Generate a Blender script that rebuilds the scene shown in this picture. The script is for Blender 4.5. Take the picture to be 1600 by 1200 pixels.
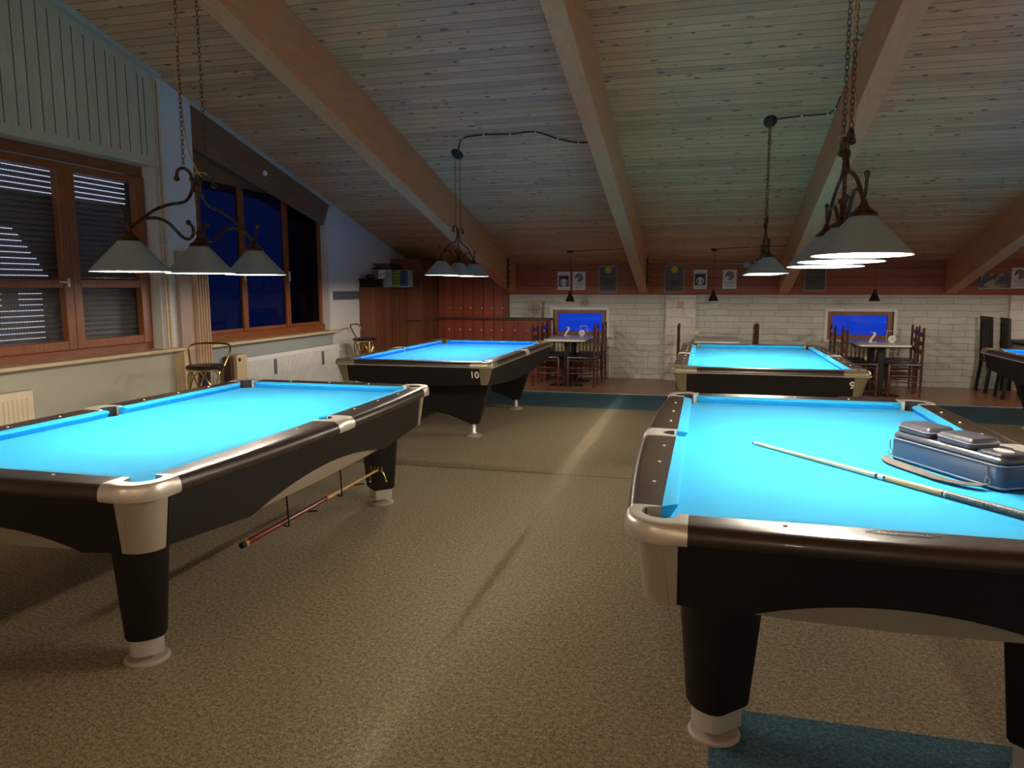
import bpy, bmesh, math, random
from mathutils import Vector, Matrix
random.seed(7)
for o in list(bpy.data.objects): bpy.data.objects.remove(o)
SC = bpy.context.scene
COL = SC.collection
PI = math.pi
# ------------------------------------------------------------------ camera
CAMZ = 1.525
cam_d = bpy.data.cameras.new('camera'); cam = bpy.data.objects.new('camera', cam_d); COL.objects.link(cam)
cam_d.sensor_fit = 'HORIZONTAL'; cam_d.sensor_width = 36.0; cam_d.lens = 1157.5/1600*36.0
cam_d.clip_start = 0.05; cam_d.clip_end = 200
YAW, PIT, ROL = 0.256, 0.1306, -0.0018
cam.matrix_world = (Matrix.Translation((0, 0, CAMZ)) @ Matrix.Rotation(YAW, 4, 'Z') @ Matrix.Rotation(PI/2-PIT, 4, 'X') @ Matrix.Rotation(ROL, 4, 'Z'))
SC.camera = cam
# ------------------------------------------------------------------ view
SC.view_settings.view_transform = 'Standard'; SC.view_settings.look = 'None'
SC.view_settings.gamma = 1.0; SC.view_settings.use_curve_mapping = False
SC.view_settings.exposure = 1.0
# ------------------------------------------------------------------ sky at blue hour: bright towards the back (+y), dark towards the side (-x)
W = bpy.data.worlds.new('dusk'); SC.world = W; W.use_nodes = True
nt = W.node_tree; nt.nodes.clear()
tc = nt.nodes.new('ShaderNodeTexCoord'); sx = nt.nodes.new('ShaderNodeSeparateXYZ'); nt.links.new(tc.outputs['Generated'], sx.inputs[0])
rp = nt.nodes.new('ShaderNodeValToRGB'); nt.links.new(sx.outputs['Y'], rp.inputs[0])
rp.color_ramp.elements[0].position = 0.35; rp.color_ramp.elements[0].color = (0.0016, 0.0052, 0.034, 1)
rp.color_ramp.elements[1].position = 0.955; rp.color_ramp.elements[1].color = (0.003, 0.019, 0.25, 1)
e = rp.color_ramp.elements.new(0.86); e.color = (0.0016, 0.0052, 0.034, 1)
bg = nt.nodes.new('ShaderNodeBackground'); nt.links.new(rp.outputs[0], bg.inputs[0]); bg.inputs[1].default_value = 1.0
ow = nt.nodes.new('ShaderNodeOutputWorld'); nt.links.new(bg.outputs[0], ow.inputs[0])
# ------------------------------------------------------------------ lamp powers (watts per bulb)
P_TABLE = 16.0      # bulbs of the billiard lamps
LAMP_COL = (1.0, 0.87, 0.71)
P_FILL = 27.0       # added warm fill globes out of view
FILL_COL = (1.0, 0.76, 0.52)

# ================================================================== materials
def mat(name, col=(0.5, 0.5, 0.5), rough=0.6, metal=0.0, spec=0.5, emit=None, es=0.0, coat=0.0, trans=0.0, alpha=1.0):
    m = bpy.data.materials.new(name); m.use_nodes = True
    b = m.node_tree.nodes['Principled BSDF']
    b.inputs['Base Color'].default_value = (*col, 1); b.inputs['Roughness'].default_value = rough
    b.inputs['Metallic'].default_value = metal; b.inputs['Specular IOR Level'].default_value = spec
    b.inputs['Coat Weight'].default_value = coat; b.inputs['Transmission Weight'].default_value = trans
    b.inputs['Alpha'].default_value = alpha
    if emit: b.inputs['Emission Color'].default_value = (*emit, 1); b.inputs['Emission Strength'].default_value = es
    return m
class NT:
    def __init__(s, m): s.m = m; s.t = m.node_tree; s.b = s.t.nodes['Principled BSDF']
    def n(s, typ, **kw):
        x = s.t.nodes.new(typ)
        for k, v in kw.items():
            if k.startswith('i_'):
                key = k[2:]; key = int(key) if key.isdigit() else key
                x.inputs[key].default_value = v
            else: setattr(x, k, v)
        return x
    def l(s, a, b): s.t.links.new(a, b)
    def coord(s, scale=(1, 1, 1), rot=(0, 0, 0), kind='Object'):
        c = s.n('ShaderNodeTexCoord'); mp = s.n('ShaderNodeMapping'); mp.inputs['Scale'].default_value = scale; mp.inputs['Rotation'].default_value = rot
        s.l(c.outputs[kind], mp.inputs[0]); return mp.outputs[0]
    def noise(s, vec, scale, detail=3, rough=0.5):
        x = s.n('ShaderNodeTexNoise'); x.inputs['Scale'].default_value = scale; x.inputs['Detail'].default_value = detail; x.inputs['Roughness'].default_value = rough
        s.l(vec, x.inputs['Vector']); return x.outputs['Fac']
    def ramp(s, fac, stops):
        r = s.n('ShaderNodeValToRGB'); cr = r.color_ramp
        while len(cr.elements) < len(stops): cr.elements.new(0.5)
        for e, (p, c) in zip(cr.elements, stops):
            e.position = p; e.color = (*c, 1) if isinstance(c, tuple) else (c, c, c, 1)
        s.l(fac, r.inputs[0]); return r.outputs[0]
    def mix(s, fac, a, b, mode='MIX'):
        x = s.n('ShaderNodeMix', data_type='RGBA', blend_type=mode)
        for i, v in ((0, fac), (6, a), (7, b)):
            if hasattr(v, 'is_linked') or hasattr(v, 'links'): s.l(v, x.inputs[i])
            elif isinstance(v, tuple): x.inputs[i].default_value = (*v, 1)
            else: x.inputs[i].default_value = v
        return x.outputs[2]
    def math(s, op, a, b=None, c=None):
        x = s.n('ShaderNodeMath', operation=op)
        for i, v in enumerate((a, b, c)):
            if v is None: continue
            if hasattr(v, 'links'): s.l(v, x.inputs[i])
            else: x.inputs[i].default_value = v
        return x.outputs[0]
    def bump(s, h, strength=0.3, dist=0.01):
        x = s.n('ShaderNodeBump'); x.inputs['Strength'].default_value = strength; x.inputs['Distance'].default_value = dist
        s.l(h, x.inputs['Height']); s.l(x.outputs[0], s.b.inputs['Normal'])
    def base(s, c): s.l(c, s.b.inputs['Base Color'])

def planks(name, c1, c2, gap, axis, width, grain_axis, rough=0.6, knots=0.0, jit=0.35, lenp=0.0):
    """boards of `width` side by side along `axis`, grain running along `grain_axis`"""
    m = mat(name, rough=rough); n = NT(m)
    tcn = n.n('ShaderNodeTexCoord'); sp = n.n('ShaderNodeSeparateXYZ'); n.l(tcn.outputs['Object'], sp.inputs[0])
    a = n.math('DIVIDE', sp.outputs[axis], width)
    idx = n.math('FLOOR', a); fr = n.math('FRACT', a)
    wn = n.n('ShaderNodeTexWhiteNoise', noise_dimensions='2D')
    cb = n.n('ShaderNodeCombineXYZ'); n.l(idx, cb.inputs[0])
    if lenp:
        off = n.math('MULTIPLY', idx, 1.37)
        seg = n.math('FLOOR', n.math('ADD', n.math('DIVIDE', sp.outputs[grain_axis], lenp), off)); n.l(seg, cb.inputs[1])
    n.l(cb.outputs[0], wn.inputs['Vector'])
    sc = [7.0, 7.0, 7.0]; sc['XYZ'.index(grain_axis)] = 0.7
    v = n.coord(tuple(sc)); g = n.noise(v, 5, 5, 0.6)
    f = n.math('ADD', n.math('MULTIPLY', g, 0.75), n.math('MULTIPLY', wn.outputs[0], jit))
    col = n.ramp(f, [(0.25, c1), (0.85, c2)])
    if knots:
        sk = [15.0, 15.0, 15.0]; sk['XYZ'.index(grain_axis)] = 7.0
        kv = n.n('ShaderNodeTexVoronoi', feature='F1'); kv.inputs['Scale'].default_value = 1.0; n.l(n.coord(tuple(sk)), kv.inputs['Vector'])
        sel = n.n('ShaderNodeSeparateColor'); n.l(kv.outputs['Color'], sel.inputs[0])
        kd = n.math('ADD', kv.outputs['Distance'], n.math('MULTIPLY', n.math('SUBTRACT', g, 0.5), 0.5))
        k = n.math('MULTIPLY', n.math('LESS_THAN', kd, n.math('MULTIPLY', sel.outputs[1], 0.26)), n.math('GREATER_THAN', sel.outputs[0], 1-knots))
        col = n.mix(n.math('MULTIPLY', k, 0.78), col, (0.07, 0.030, 0.014))
    gp = n.math('LESS_THAN', fr, 0.055)
    col = n.mix(gp, col, gap)
    n.base(col); n.bump(n.math('SUBTRACT', g, n.math('MULTIPLY', gp, 3.0)), 0.35, 0.004)
    return m

M = {}
M['ceiling'] = planks('ceiling_pine', (0.46, 0.222, 0.100), (0.84, 0.455, 0.220), (0.06, 0.027, 0.014), 'Y', 0.098, 'X', 0.5, knots=0.75, lenp=3.1, jit=0.3)
def glulam():
    m = mat('glulam_beam', rough=0.55); n = NT(m)
    v = n.coord((9, 0.8, 9)); g = n.noise(v, 4, 5, 0.6); g2 = n.noise(n.coord((1.5, .5, 1.5)), 2, 3)
    n.base(n.mix(n.math('MULTIPLY', g2, 0.5), n.ramp(g, [(0.3, (0.56, 0.245, 0.11)), (0.8, (0.70, 0.35, 0.165))]), (0.60, 0.22, 0.085)))
    n.bump(g, 0.25, 0.003); return m
M['beam'] = glulam()
M['redband'] = planks('red_pine', (0.20, 0.040, 0.016), (0.34, 0.085, 0.030), (0.03, 0.008, 0.004), 'Z', 0.128, 'X', 0.5, knots=0.25)
M['redpanel'] = planks('red_locker_wood', (0.19, 0.030, 0.014), (0.32, 0.062, 0.026), (0.03, 0.006, 0.004), 'X', 0.175, 'Z', 0.38, knots=0.15)
M['brownpanel'] = planks('brown_cupboard_wood', (0.12, 0.038, 0.016), (0.21, 0.075, 0.032), (0.04, 0.012, 0.006), 'Y', 0.29, 'Z', 0.42)
M['browntop'] = mat('dark_brown_top', (0.05, 0.018, 0.010), 0.5)
M['woodfloor'] = planks('brown_floorboards', (0.27, 0.115, 0.055), (0.44, 0.22, 0.115), (0.06, 0.02, 0.01), 'Y', 0.115, 'X', 0.28, lenp=1.3)
def wood(name, c1, c2, rough=0.45, axis='Z'):
    m = mat(name, rough=rough); n = NT(m); sc = [9, 9, 9]; sc['XYZ'.index(axis)] = 1.0
    g = n.noise(n.coord(tuple(sc)), 5, 5, 0.6); n.base(n.ramp(g, [(0.3, c1), (0.75, c2)])); n.bump(g, 0.15, 0.002); return m
M['winframe'] = wood('window_wood', (0.17, 0.048, 0.012), (0.28, 0.088, 0.024), 0.4)
M['winframe_h'] = wood('window_wood_h', (0.15, 0.042, 0.012), (0.25, 0.078, 0.022), 0.4, 'Y')
M['fascia'] = wood('fascia_board', (0.15, 0.066, 0.030), (0.22, 0.104, 0.048), 0.6, 'Y')
M['sill'] = wood('sill_board', (0.50, 0.37, 0.22), (0.66, 0.52, 0.34), 0.45, 'Y')
M['chairwood'] = wood('chair_wood', (0.055, 0.015, 0.009), (0.105, 0.030, 0.016), 0.3)
M['slat'] = mat('beige_slat', (0.56, 0.40, 0.26), 0.5)
M['boxboard'] = wood('mauve_board', (0.34, 0.24, 0.19), (0.44, 0.33, 0.27), 0.6)
def plaster(name, c, amt=0.06, sc=30, bump=0.08):
    m = mat(name, rough=0.85); n = NT(m); g = n.noise(n.coord(), sc, 4); g2 = n.noise(n.coord(), 1.7, 3)
    lo = tuple(max(0, x*(1-amt*2)) for x in c)
    n.base(n.mix(n.math('MULTIPLY', g2, 0.6), c, lo)); n.bump(g, bump, 0.004); return m
M['plaster'] = plaster('white_plaster', (0.62, 0.61, 0.60), bump=0.25)
M['greenwall'] = plaster('grey_green_plaster', (0.40, 0.40, 0.33))
M['greywall'] = plaster('grey_blue_plaster', (0.27, 0.30, 0.30))
M['backwall'] = plaster('pale_room_plaster', (0.72, 0.68, 0.62))
M['greyband'] = mat('grey_paint_band', (0.10, 0.11, 0.13), 0.7)
M['caulk'] = mat('pale_trim', (0.42, 0.44, 0.40), 0.5)
def brick(name, c, sw, sh):
    m = mat(name, rough=0.8); n = NT(m)
    t = n.n('ShaderNodeTexCoord'); sp = n.n('ShaderNodeSeparateXYZ'); n.l(t.outputs['Object'], sp.inputs[0])
    cb = n.n('ShaderNodeCombineXYZ'); n.l(sp.outputs['X'], cb.inputs[0]); n.l(sp.outputs['Z'], cb.inputs[1])
    dn = n.n('ShaderNodeTexNoise'); dn.inputs['Scale'].default_value = 5; n.l(cb.outputs[0], dn.inputs['Vector'])
    ad = n.n('ShaderNodeMixRGB', blend_type='ADD'); ad.inputs[0].default_value = 0.045; n.l(cb.outputs[0], ad.inputs[1]); n.l(dn.outputs['Color'], ad.inputs[2])
    br = n.n('ShaderNodeTexBrick'); n.l(ad.outputs[0], br.inputs['Vector'])
    br.inputs['Scale'].default_value = 1; br.inputs['Brick Width'].default_value = sw; br.inputs['Row Height'].default_value = sh
    br.inputs['Mortar Size'].default_value = 0.0028; br.inputs['Mortar Smooth'].default_value = 0.3; br.inputs['Bias'].default_value = 0
    br.offset = 0.5; br.squash = 1.25; br.squash_frequency = 3
    br.inputs['Color1'].default_value = (*c, 1); br.inputs['Color2'].default_value = (*[x*0.86 for x in c], 1); br.inputs['Mortar'].default_value = (*[x*0.45 for x in c], 1)
    g = n.noise(n.coord(), 9, 5, 0.6)
    n.base(n.mix(n.math('MULTIPLY', g, 0.35), br.outputs['Color'], tuple(x*0.7 for x in c)))
    h = n.math('SUBTRACT', n.math('MULTIPLY', g, 1.2), n.math('MULTIPLY', br.outputs['Fac'], 1.2)); n.bump(h, 0.9, 0.022)
    return m
M['brick'] = brick('painted_stone', (0.64, 0.655, 0.60), 0.36, 0.098)
M['brickwhite'] = brick('white_painted_stone', (0.80, 0.76, 0.71), 0.33, 0.15)
def carpet():
    m = mat('speckled_carpet', rough=0.95, spec=0.1); n = NT(m)
    t = n.n('ShaderNodeTexCoord'); sp = n.n('ShaderNodeSeparateXYZ'); n.l(t.outputs['Object'], sp.inputs[0])
    x, y = sp.outputs['X'], sp.outputs['Y']
    g = n.noise(n.coord(), 140, 3, 0.8); g2 = n.noise(n.coord(), 0.9, 3); g3 = n.noise(n.coord((1, 1, 1)), 55, 3, 0.7)
    f = n.math('ADD', n.math('MULTIPLY', g, 0.6), n.math('MULTIPLY', g3, 0.4))
    beige = n.ramp(f, [(0.36, (0.075, 0.062, 0.042)), (0.50, (0.275, 0.222, 0.140)), (0.64, (0.54, 0.45, 0.30))])
    blue = n.ramp(f, [(0.36, (0.020, 0.044, 0.062)), (0.50, (0.055, 0.115, 0.155)), (0.64, (0.125, 0.22, 0.27))])
    beige = n.mix(n.math('MULTIPLY', g2, 0.35), beige, n.mix(1.0, beige, (0.72, 0.66, 0.6), 'MULTIPLY'))
    far = n.math('MULTIPLY', n.math('GREATER_THAN', y, 9.2), n.math('LESS_THAN', y, 10.6))
    near = n.math('MULTIPLY', n.math('LESS_THAN', y, 2.64), n.math('GREATER_THAN', x, 0.05))
    sel = n.math('MAXIMUM', far, near)
    col = n.mix(sel, beige, blue)
    seam = n.math('LESS_THAN', n.math('ABSOLUTE', n.math('SUBTRACT', y, 5.83)), 0.012)
    col = n.mix(n.math('MULTIPLY', seam, 0.5), col, (0.04, 0.03, 0.02))
    n.base(col); n.bump(g, 0.5, 0.004); return m
M['carpet'] = carpet()
M['metaltrim'] = mat('brushed_edge_strip', (0.6, 0.58, 0.55), 0.4, 0.8)
def cloth(name, c):
    m = mat(name, rough=0.9, spec=0.15); n = NT(m)
    g = n.noise(n.coord(), 420, 2); g2 = n.noise(n.coord(), 2.2, 4, 0.6)
    col = n.mix(n.math('MULTIPLY', g2, 0.22), c, tuple(min(1, x*0.9+0.06) for x in c))
    ch = n.ramp(n.noise(n.coord((1, 2.2, 1)), 6, 5, 0.75), [(0.70, 0.0), (0.80, 0.35)])
    n.base(n.mix(ch, col, tuple(min(1, x*0.6+0.35) for x in c))); n.bump(g, 0.08, 0.0005)
    n.b.inputs['Sheen Weight'].default_value = 0.05; return m
M['cloth'] = cloth('turquoise_billiard_cloth', (0.012, 0.375, 0.72))
M['cloth2'] = cloth('blue_billiard_cloth', (0.0, 0.235, 0.80))
def laminate(name, c, rough=0.28):
    m = mat(name, rough=rough, coat=0.15); n = NT(m); g = n.noise(n.coord(), 60, 3)
    n.base(n.ramp(g, [(0.3, c), (0.8, tuple(x*1.2 for x in c))])); return m
M['rail'] = laminate('black_rail_laminate', (0.030, 0.020, 0.014), 0.33)
M['apron'] = laminate('black_apron_laminate', (0.008, 0.0062, 0.0055), 0.5)
M['silver'] = mat('satin_silver_casting', (0.76, 0.71, 0.63), 0.34, 0.6)
M['apron'].node_tree.nodes['Principled BSDF'].inputs['Coat Weight'].default_value = 0.0; M['apron'].node_tree.nodes['Principled BSDF'].inputs['Specular IOR Level'].default_value = 0.32
M['champagne'] = mat('champagne_plate', (0.42, 0.37, 0.29), 0.5, 0.45)
M['chrome'] = mat('chrome', (0.78, 0.77, 0.75), 0.14, 1.0)
M['brushed'] = mat('brushed_steel', (0.78, 0.75, 0.70), 0.30, 0.6)
M['olivebrass'] = mat('olive_brass_plate', (0.30, 0.265, 0.175), 0.38, 0.6)
M['rubber'] = mat('black_rubber', (0.010, 0.010, 0.010), 0.6)
M['hole'] = mat('pocket_leather', (0.012, 0.011, 0.010), 0.7)
M['white'] = mat('white_inlay', (0.75, 0.73, 0.68), 0.4)
M['disc'] = mat('floor_glide', (0.42, 0.36, 0.30), 0.5)
def shade():
    m = mat('grey_lamp_shade', (0.30, 0.34, 0.345), 0.42, 0.25); n = NT(m)
    g = n.noise(n.coord((40, 40, 2)), 3, 3); n.base(n.ramp(g, [(0.2, (0.24, 0.35, 0.44)), (0.9, (0.32, 0.44, 0.54))])); return m
M['shade'] = shade()
M['shade_in'] = mat('white_shade_lining', (0.88, 0.87, 0.84), 0.6)
M['bulb'] = mat('lit_bulb', (1, 1, 1), 0.4, emit=(1.0, 0.92, 0.80), es=55.0)
def bronze():
    m = mat('antique_bronze', rough=0.38, metal=0.75); n = NT(m)
    g = n.noise(n.coord(), 45, 4); n.base(n.ramp(g, [(0.35, (0.028, 0.019, 0.015)), (0.80, (0.17, 0.092, 0.042))])); return m
M['bronze'] = bronze()
M['iron'] = mat('dark_iron', (0.035, 0.028, 0.024), 0.45, 0.6)
M['cord'] = mat('tan_cable', (0.42, 0.24, 0.09), 0.5)
M['blackcord'] = mat('black_cable', (0.010, 0.009, 0.010), 0.6)
M['black'] = mat('black_paint', (0.007, 0.0065, 0.0065), 0.5, spec=0.3)
M['brass'] = mat('brass_tube', (0.62, 0.47, 0.20), 0.2, 1.0)
M['vinyl'] = mat('black_vinyl', (0.012, 0.011, 0.012), 0.35)
M['tabletop'] = mat('pale_tabletop', (0.60, 0.58, 0.55), 0.3)
M['cream'] = mat('cream_enamel', (0.66, 0.58, 0.42), 0.4)
M['whiteenamel'] = mat('white_enamel', (0.66, 0.66, 0.66), 0.4)
M['paper'] = mat('white_paper', (0.72, 0.72, 0.72), 0.7)
M['ink'] = mat('dark_blue_ink', (0.035, 0.040, 0.075), 0.6)
M['greyink'] = mat('grey_ink', (0.20, 0.20, 0.26), 0.6)
M['poster'] = mat('black_poster', (0.014, 0.016, 0.017), 0.35)
M['posterframe'] = mat('grey_poster_frame', (0.34, 0.32, 0.31), 0.5)
M['dimprint'] = mat('dim_print', (0.05, 0.055, 0.055), 0.5)
M['yellow'] = mat('yellow_disc', (0.62, 0.45, 0.03), 0.6)
def glass(name, col=(1, 1, 1), ior=1.45, mixt=0.90):
    m = bpy.data.materials.new(name); m.use_nodes = True; t = m.node_tree; t.nodes.clear()
    tr = t.nodes.new('ShaderNodeBsdfTransparent'); tr.inputs[0].default_value = (*col, 1)
    gl = t.nodes.new('ShaderNodeBsdfGlossy'); gl.inputs['Roughness'].default_value = 0.02; gl.inputs[0].default_value = (0.9, 0.9, 0.9, 1)
    fr = t.nodes.new('ShaderNodeFresnel'); fr.inputs[0].default_value = ior
    ge = t.nodes.new('ShaderNodeNewGeometry'); mu = t.nodes.new('ShaderNodeMath'); mu.operation = 'MULTIPLY_ADD'; mu.inputs[1].default_value = -1; mu.inputs[2].default_value = 1
    t.links.new(ge.outputs['Backfacing'], mu.inputs[0]); m2 = t.nodes.new('ShaderNodeMath'); m2.operation = 'MULTIPLY'; t.links.new(mu.outputs[0], m2.inputs[0]); t.links.new(fr.outputs[0], m2.inputs[1])
    mx = t.nodes.new('ShaderNodeMixShader'); t.links.new(m2.outputs[0], mx.inputs[0]); t.links.new(tr.outputs[0], mx.inputs[1]); t.links.new(gl.outputs[0], mx.inputs[2])
    o = t.nodes.new('ShaderNodeOutputMaterial'); t.links.new(mx.outputs[0], o.inputs[0]); return m
M['glass'] = glass('window_glass')
M['tint'] = glass('tinted_window_glass', (0.55, 0.55, 0.6), 1.2)
M['tint3'] = glass('dark_window_glass', (0.15, 0.13, 0.17), 1.15)
M['acrylic'] = mat('clear_acrylic', (0.9, 0.95, 1.0), 0.05, trans=1.0)
M['shutter'] = mat('dark_shutter_slats', (0.10, 0.10, 0.105), 0.5)
M['slit'] = mat('slot_glow_as_outdoor_light', (0, 0, 0), 0.6, emit=(0.66, 0.76, 1.0), es=0.6)  # emission stands in for outdoor light passing the shutter holes
def shutterbox():
    m = mat('ribbed_shutter_cover', rough=0.6); n = NT(m); g = n.noise(n.coord((3, 3, .5)), 6, 4)
    n.base(n.ramp(g, [(0.2, (0.46, 0.42, 0.28)), (0.9, (0.56, 0.52, 0.36))])); return m
M['boxcover'] = shutterbox()
M['groove'] = mat('groove_shadow_gap', (0.12, 0.115, 0.08), 0.8)
M['case'] = mat('blue_grey_case_leather', (0.022, 0.045, 0.095), 0.36)
M['casetop'] = mat('grey_case_leather', (0.040, 0.041, 0.056), 0.34)
M['strap'] = mat('grey_webbing', (0.075, 0.066, 0.060), 0.8)
M['piping'] = mat('grey_piping', (0.20, 0.21, 0.24), 0.4)
M['maple'] = wood('maple_cue', (0.55, 0.44, 0.27), (0.66, 0.55, 0.36), 0.25, 'X')
M['honey'] = wood('honey_cue', (0.50, 0.29, 0.11), (0.60, 0.37, 0.16), 0.25, 'X')
def linen():
    m = mat('speckled_linen_wrap', rough=0.5); n = NT(m); g = n.noise(n.coord(), 260, 2); n.base(n.ramp(g, [(0.42, (0.012, 0.012, 0.018)), (0.62, (0.20, 0.19, 0.16))])); return m
M['linen'] = linen()
M['redbutt'] = wood('red_cue_butt', (0.10, 0.012, 0.008), (0.20, 0.035, 0.02), 0.18, 'Y')
M['orange'] = mat('orange_ring', (0.55, 0.20, 0.05), 0.4)
M['greenplastic'] = mat('green_plastic', (0.22, 0.36, 0.03), 0.5)
M['blueplastic'] = mat('blue_plastic', (0.02, 0.10, 0.28), 0.5)
M['greyplastic'] = mat('pale_grey_plastic', (0.36, 0.37, 0.38), 0.5)
M['curtain'] = mat('dark_blue_curtain', (0.012, 0.014, 0.035), 0.8)
M['boxbeige'] = mat('beige_board', (0.50, 0.39, 0.25), 0.6)
def mosaic():
    m = mat('dim_photo_print', rough=0.4); n = NT(m); v = n.n('ShaderNodeTexVoronoi'); v.inputs['Scale'].default_value = 14; n.l(n.coord(), v.inputs['Vector'])
    sp = n.n('ShaderNodeSeparateColor'); n.l(v.outputs['Color'], sp.inputs[0])
    n.base(n.ramp(sp.outputs[0], [(0.0, (0.02, 0.025, 0.06)), (0.4, (0.06, 0.05, 0.09)), (0.65, (0.28, 0.25, 0.12)), (0.9, (0.36, 0.34, 0.30))])); return m
M['photo'] = mosaic()
def crate():
    m = mat('crate_print', rough=0.6); n = NT(m); g = n.noise(n.coord(), 20, 4); n.base(n.ramp(g, [(0.3, (0.36, 0.28, 0.17)), (0.7, (0.50, 0.42, 0.28))])); return m
M['crate'] = crate()

# ================================================================== mesh helpers
class MB:
    def __init__(s): s.bm = bmesh.new()
    def faces(s, vs, fs):
        v = [s.bm.verts.new(p) for p in vs]
        for f in fs:
            try: s.bm.faces.new([v[i] for i in f])
            except ValueError: pass
        return s
    def box(s, x0, x1, y0, y1, z0, z1):
        vs = [(x, y, z) for x in (x0, x1) for y in (y0, y1) for z in (z0, z1)]
        return s.faces(vs, [(0, 1, 3, 2), (4, 6, 7, 5), (0, 4, 5, 1), (2, 3, 7, 6), (0, 2, 6, 4), (1, 5, 7, 3)])
    def hexa(s, bot, top):
        n = len(bot); vs = list(bot)+list(top)
        return s.faces(vs, [tuple(reversed(range(n))), tuple(range(n, 2*n))]+[(i, (i+1) % n, n+(i+1) % n, n+i) for i in range(n)])
    def prism(s, pts, axis, a, b, off=None):
        """polygon in the two other axes extruded along axis from a to b"""
        def P(p, t):
            if axis == 'X': return (t, p[0], p[1])
            if axis == 'Y': return (p[0], t, p[1])
            return (p[0], p[1], t)
        return s.hexa([P(p, a) for p in pts], [P(p, b) for p in (off or pts)])
    def loft(s, secs, closed=True, caps=True):
        n = len(secs[0]); vs = [p for c in secs for p in c]; fs = []
        for k in range(len(secs)-1):
            for i in range(n if closed else n-1):
                j = (i+1) % n; fs.append((k*n+i, k*n+j, (k+1)*n+j, (k+1)*n+i))
        if caps and closed: fs += [tuple(reversed(range(n))), tuple(range((len(secs)-1)*n, len(secs)*n))]
        return s.faces(vs, fs)
    def lathe(s, prof, c=(0, 0, 0), seg=24, M4=None, caps=True):
        secs = []
        for r, z in prof:
            ring = []
            for i in range(seg):
                a = 2*PI*i/seg; p = Vector((r*math.cos(a), r*math.sin(a), z))
                if M4 is not None: p = M4 @ p
                ring.append((p.x+c[0], p.y+c[1], p.z+c[2]))
            secs.append(ring)
        return s.loft(secs, True, caps)
    def tube(s, pts, r, seg=8, closed=False):
        pts = [Vector(p) for p in pts]; n = len(pts); rs = r if isinstance(r, (list, tuple)) else [r]*n
        secs = []; up = None
        for i, p in enumerate(pts):
            if closed: d = pts[(i+1) % n]-pts[i-1]
            else: d = pts[min(i+1, n-1)]-pts[max(i-1, 0)]
            d.normalize()
            if up is None:
                up = Vector((0, 0, 1)) if abs(d.z) < 0.9 else Vector((1, 0, 0))
            a = d.cross(up)
            if a.length < 1e-4: a = d.cross(Vector((0, 1, 0)))
            a.normalize(); b = a.cross(d).normalized(); up = b
            secs.append([tuple(p+(a*math.cos(2*PI*k/seg)+b*math.sin(2*PI*k/seg))*rs[i]) for k in range(seg)])
        if closed:
            secs.append(secs[0]); return s.loft(secs, True, False)
        return s.loft(secs, True, True)
    def sphere(s, c, r, seg=12, sz=1.0):
        n = seg//2
        return s.lathe([(max(1e-4, r*math.sin(PI*i/n)), -r*sz*math.cos(PI*i/n)) for i in range(n+1)], c, seg)
    def build(s, name, m, parent=None, smooth=False, bevel=0.0, sub=0, loc=None):
        bmesh.ops.remove_doubles(s.bm, verts=s.bm.verts, dist=1e-6)
        bmesh.ops.recalc_face_normals(s.bm, faces=s.bm.faces)
        me = bpy.data.meshes.new(name); s.bm.to_mesh(me); s.bm.free()
        me.materials.append(M[m] if isinstance(m, str) else m)
        o = bpy.data.objects.new(name, me); COL.objects.link(o)
        if parent: o.parent = parent
        if loc: o.location = loc
        if smooth:
            for p in me.polygons: p.use_smooth = True
            try: me.set_sharp_from_angle(angle=math.radians(smooth if smooth is not True else 40))
            except Exception: pass
        if bevel:
            b = o.modifiers.new('bevel', 'BEVEL'); b.width = bevel; b.segments = 2; b.limit_method = 'ANGLE'; b.angle_limit = math.radians(40)
        return o
def bez(pts, n=8):
    """Catmull-Rom through points"""
    P = [Vector(p) for p in pts]; out = []
    for i in range(len(P)-1):
        p0 = P[max(i-1, 0)]; p1 = P[i]; p2 = P[i+1]; p3 = P[min(i+2, len(P)-1)]
        for k in range(n):
            t = k/n
            out.append(0.5*((2*p1)+(-p0+p2)*t+(2*p0-5*p1+4*p2-p3)*t*t+(-p0+3*p1-3*p2+p3)*t*t*t))
    out.append(P[-1]); return out
def thing(name, label, cat, loc=(0, 0, 0), rz=0.0, group=None):
    o = bpy.data.objects.new(name, None); COL.objects.link(o); o.empty_display_size = 0.1
    o.location = loc; o.rotation_euler = (0, 0, rz); o['label'] = label; o['category'] = cat
    if group: o['group'] = group
    return o
def tag(o, label, cat, group=None):
    o['label'] = label; o['category'] = cat
    if group: o['group'] = group
    return o
def struct(o, label=None):
    o['kind'] = 'structure'
    if label: o['label'] = label
    return o
def copy_tree(o, parent=None):
    c = o.copy(); COL.objects.link(c); c.parent = parent
    for ch in list(o.children): copy_tree(ch, c)
    return c
def dup(o, loc, rz=0.0, label=None):
    c = copy_tree(o); c.location = loc; c.rotation_euler = (0, 0, rz)
    if label: c['label'] = label
    return c
def text_obj(body, size, name, m, parent, loc, rot, extrude=0.0008, align='CENTER', offset=0.0, shear=0.0):
    cu = bpy.data.curves.new(name, 'FONT'); cu.body = body; cu.size = size; cu.extrude = extrude; cu.align_x = align; cu.align_y = 'CENTER'; cu.offset = offset; cu.shear = shear
    t = bpy.data.objects.new(name+'_tmp', cu); COL.objects.link(t)
    dg = bpy.context.evaluated_depsgraph_get(); me = bpy.data.meshes.new_from_object(t.evaluated_get(dg))
    bpy.data.objects.remove(t); bpy.data.curves.remove(cu)
    me.materials.clear(); me.materials.append(M[m])
    o = bpy.data.objects.new(name, me); COL.objects.link(o); o.parent = parent; o.location = loc; o.rotation_euler = rot
    return o

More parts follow.
